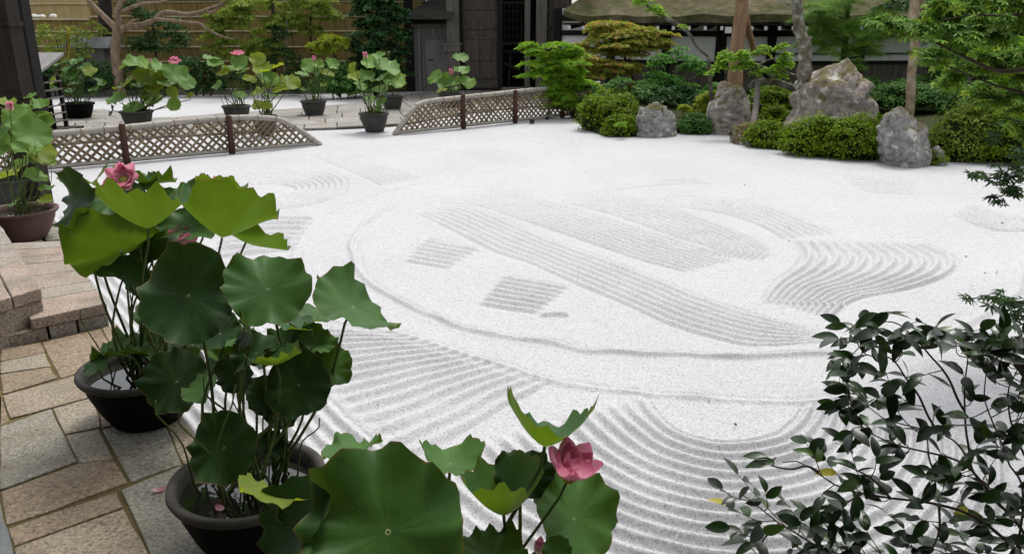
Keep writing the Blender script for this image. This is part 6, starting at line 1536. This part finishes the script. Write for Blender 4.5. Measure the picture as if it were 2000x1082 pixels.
region = np.array([(1640, 628), (1700, 612), (1790, 622), (1850, 648), (1905, 640), (2000, 600), (2100, 600), (2100, 1140), (1440, 1140), (1425, 1010), (1408, 965), (1490, 900), (1565, 872), (1640, 850), (1650, 800), (1632, 740)], float)
def inside(x, y, poly):
    c = False; n = len(poly); j = n - 1
    for i in range(n):
        if ((poly[i][1] > y) != (poly[j][1] > y)) and (x < (poly[j][0] - poly[i][0]) * (y - poly[i][1]) / (poly[j][1] - poly[i][1]) + poly[i][0]): c = not c
        j = i
    return c
tips = [(1640, 628), (1700, 615), (1745, 612), (1790, 628), (1828, 640), (1870, 650), (1640, 700), (1632, 660), (1655, 735), (1410, 955), (1418, 985), (1440, 925), (1500, 895), (1575, 865), (1640, 720), (1628, 790), (1650, 780), (1425, 1030), (1470, 1060), (1495, 960), (1890, 650), (1930, 668)]
while len(tips) < 192:
    x, y = rk.uniform(1400, 2090), rk.uniform(600, 1140)
    if inside(x, y, region) and not (x + y < 2560 and x < 1620 and rk.uniform() < .65): tips.append((x, y))
leafspecs = []
oin = cb
for (x, y) in tips:
    tip = D(x, y, YC + rk.uniform(-.16, .14))
    dd = np.linalg.norm(AP - tip, axis=1); cand = AP[np.argsort(dd)[:60]]
    o = cand[np.argmin(np.linalg.norm(cand - tip, axis=1) + 0.5 * np.linalg.norm(cand - cb, axis=1))]
    if np.linalg.norm(o - tip) < .02: o = o - norm(tip - cb) * .06
    mid = (o + tip) / 2 + rk.normal(0, .012, 3) + [0, 0, -.012]
    p = spline([o, mid, tip], 10)
    MB().tube(p, np.linspace(.0022, .0011, 10), 5, False).build('twig', M['twig'], cam_t, smooth=True)
    Ln = np.linalg.norm(tip - o); nlf = int(np.clip(Ln / .030, 3, 6))
    tdir = norm(tip - mid)
    for q in range(nlf):
        u = 1 - q / nlf * .75
        P = np.array([np.interp(u, np.linspace(0, 1, 10), p[:, k]) for k in range(3)])
        side = norm(np.cross(tdir, [0, 0, 1])) * (1 if q % 2 else -1)
        dv = tdir * rk.uniform(.3, .9) + side * rk.uniform(.4, 1.0) + np.array([0, 0, rk.uniform(-.75, .3)]) + rk.normal(0, .22, 3)
        if q == 0: dv = tdir + np.array([0, 0, rk.uniform(-.5, .2)]) + rk.normal(0, .2, 3)
        uv_ = np.array([0, 0, 1.0]) + rk.normal(0, .45, 3) + np.array([0, -.35, 0])
        leafspecs.append((P, dv, uv_, rk.uniform(.062, .094)))
order = sorted(range(len(leafspecs)), key=lambda i: (leafspecs[i][0][1] > YC + .06, i % 3))
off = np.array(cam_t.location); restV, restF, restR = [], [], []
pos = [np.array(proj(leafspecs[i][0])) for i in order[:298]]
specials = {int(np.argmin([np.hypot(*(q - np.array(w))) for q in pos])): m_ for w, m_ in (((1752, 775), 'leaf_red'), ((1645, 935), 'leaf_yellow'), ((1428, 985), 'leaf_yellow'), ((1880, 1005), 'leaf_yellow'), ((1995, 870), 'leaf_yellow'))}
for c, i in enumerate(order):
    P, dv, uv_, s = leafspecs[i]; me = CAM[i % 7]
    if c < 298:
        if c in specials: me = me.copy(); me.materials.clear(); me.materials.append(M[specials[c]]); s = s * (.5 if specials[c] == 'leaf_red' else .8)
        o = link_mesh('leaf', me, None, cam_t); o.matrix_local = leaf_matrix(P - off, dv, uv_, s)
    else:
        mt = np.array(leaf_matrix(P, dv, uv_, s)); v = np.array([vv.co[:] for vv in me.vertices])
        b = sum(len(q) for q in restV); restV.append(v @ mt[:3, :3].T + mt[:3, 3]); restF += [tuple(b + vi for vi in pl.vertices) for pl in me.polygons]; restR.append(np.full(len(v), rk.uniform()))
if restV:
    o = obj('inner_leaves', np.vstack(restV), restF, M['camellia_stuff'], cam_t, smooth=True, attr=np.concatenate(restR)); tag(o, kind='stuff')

# ------------------------------------------------------------------ near maple reaching in from the right
mb = np.array([4.6, 4.6, 0.0])
mt_ = thing('maple_tree', 'near maple hanging lobed green leaves into the right edge', 'tree', mb, 'garden maples')
MB().tube(spline([mb, mb + [.05, 0, .8], mb + [-.05, .1, 1.6], mb + [.1, .1, 2.4], mb + [.2, .2, 3.4]], 24), np.linspace(.10, .05, 24), 12).build('trunk', M['bark_grey'], mt_, smooth=True)
brs = [([(2160, 60), (2050, 120), (1960, 140), (1880, 110), (1810, 75), (1740, 50)], 4.7, (6, 5, 4, 3, 2, 1.2)), ([(2160, 160), (2060, 190), (1970, 175), (1900, 150), (1850, 130)], 4.9, (6, 4, 3, 2, 1.2)), ([(2160, -20), (2060, 10), (1970, 30), (1900, 30), (1840, 40)], 4.6, (6, 4, 3, 2, 1.2)),
       ([(2160, 250), (2060, 290), (2000, 310), (1960, 340), (1930, 350)], 4.3, (5, 3.5, 2.4, 1.6, 1)), ([(2060, 290), (2010, 330), (1975, 365), (1955, 385)], 4.3, (3, 2, 1.5, 1)), ([(2170, 540), (2080, 570), (2010, 590), (1950, 585), (1890, 582)], 3.4, (5, 3.5, 2.6, 1.8, 1)), ([(2080, 570), (2020, 620), (1980, 640)], 3.4, (3, 2, 1.2)), ([(2160, 210), (2080, 230), (2010, 240), (1960, 230)], 4.6, (4, 3, 2, 1))]
for pts, Y, rd in brs:
    limb(pts, Y, list(rd), 'twig', mt_, 'branch', 26, 7, .05)
    e = D(pts[0][0], pts[0][1], Y); tk = np.array([mb[0] + .05, mb[1] + .1, min(3.2, max(.9, e[2] + .15))])
    MB().tube(spline([tk, (tk + e) / 2 + [0, 0, .06], e], 10), np.linspace(.03, rd[0] * mpp(e), 10), 7).build('branch', M['twig'], mt_, smooth=True)
def maple_mesh(k):
    r = np.random.default_rng(700 + k); V = [(0, 0, 0)]; F = []
    for a in np.linspace(-122, 122, 7):
        L = (1.0 - .45 * (abs(a) / 122) ** 1.4) * r.uniform(.92, 1.05); a = math.radians(a + r.uniform(-5, 5)); c, s = math.sin(a), math.cos(a); b = len(V); w = .115
        dz = -r.uniform(.05, .25)
        V += [(c * L * .30 - s * w * .75, s * L * .30 + c * w * .75, .02), (c * L * .62 - s * w * .8, s * L * .62 + c * w * .8, dz * .4), (c * L, s * L, dz), (c * L * .62 + s * w * .8, s * L * .62 - c * w * .8, dz * .4), (c * L * .30 + s * w * .75, s * L * .30 - c * w * .75, .02)]
        F += [(0, b + 4, b + 3, b + 2), (0, b + 2, b + 1, b)]
    V += [(0, 0, 0), (-.012, -.5, .05), (.012, -.5, .05)]; n = len(V); F.append((n - 3, n - 2, n - 1))
    return raw_mesh('maple_leaf', V, F, False)
MAP = [maple_mesh(k) for k in range(5)]
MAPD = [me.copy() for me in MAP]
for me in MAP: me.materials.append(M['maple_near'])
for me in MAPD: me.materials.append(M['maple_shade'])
rm = np.random.default_rng(88); sp_near = []
for (x, y, Y, w, h, n, s) in ((1945, 345, 4.25, 110, 26, 22, .06), (1975, 372, 4.25, 70, 34, 24, .06), (1945, 392, 4.3, 40, 20, 8, .06), (1990, 340, 4.2, 60, 50, 24, .06), (1910, 340, 4.3, 30, 16, 5, .055), (1960, 585, 3.4, 110, 24, 22, .055), (1990, 610, 3.35, 60, 50, 22, .055), (1885, 582, 3.45, 24, 12, 4, .05), (1985, 660, 3.4, 50, 40, 12, .055), (2010, 300, 4.3, 60, 60, 20, .06),
                         (1760, 46, 4.7, 90, 26, 24, .065), (1800, 60, 4.7, 70, 30, 24, .065), (1715, 40, 4.7, 40, 14, 7, .065), (1850, 70, 4.7, 80, 40, 26, .065), (1900, 60, 4.6, 80, 50, 26, .065), (1960, 50, 4.6, 80, 60, 24, .065), (1840, 110, 4.8, 80, 36, 18, .065), (1940, 260, 4.5, 60, 40, 10, .06)):
    for k in range(n):
        C = D(x + rm.normal(0, w * .28), y + rm.normal(0, h * .3), Y + rm.normal(0, .10)); sp_near.append((C, s * rm.uniform(.7, 1.15), y > 250))
offm = np.array(mt_.location)
for k, (C, s, low) in enumerate(sp_near):
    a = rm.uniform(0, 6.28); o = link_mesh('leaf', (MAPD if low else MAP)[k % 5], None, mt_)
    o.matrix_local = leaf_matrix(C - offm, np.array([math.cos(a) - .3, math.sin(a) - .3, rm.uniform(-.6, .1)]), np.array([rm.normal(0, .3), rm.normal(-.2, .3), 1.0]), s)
L = Leaves(650)
for (x, y, Y, w, h, n) in ((1720, 42, 4.75, 70, 18, 50), (1760, 52, 4.75, 90, 26, 90), (1800, 60, 4.8, 90, 34, 120), (1830, 30, 4.8, 90, 26, 80), (1860, 70, 4.8, 100, 46, 130), (1920, 60, 4.8, 110, 60, 180), (1980, 50, 4.8, 110, 80, 220), (1840, 112, 4.9, 90, 36, 90), (1890, 120, 5.0, 110, 44, 150), (1950, 120, 5.0, 110, 60, 190), (2000, 130, 4.9, 90, 80, 190), (1870, 160, 5.1, 80, 30, 70), (1920, 180, 5.1, 90, 40, 110), (1980, 200, 5.0, 90, 60, 150), (2060, 100, 4.9, 120, 160, 260), (2060, 260, 4.7, 100, 120, 160), (1995, 260, 4.7, 50, 60, 60), (2060, 360, 4.4, 90, 80, 90), (2060, 600, 3.4, 80, 80, 60), (1990, 0, 4.7, 120, 50, 160), (1890, 10, 4.7, 110, 34, 110)):
    L.pad(x, y, Y, w, h, n, .062, 3, up=.9)
L.build('crown', mt_, 'maple_near_stuff', T_MAPLE7)
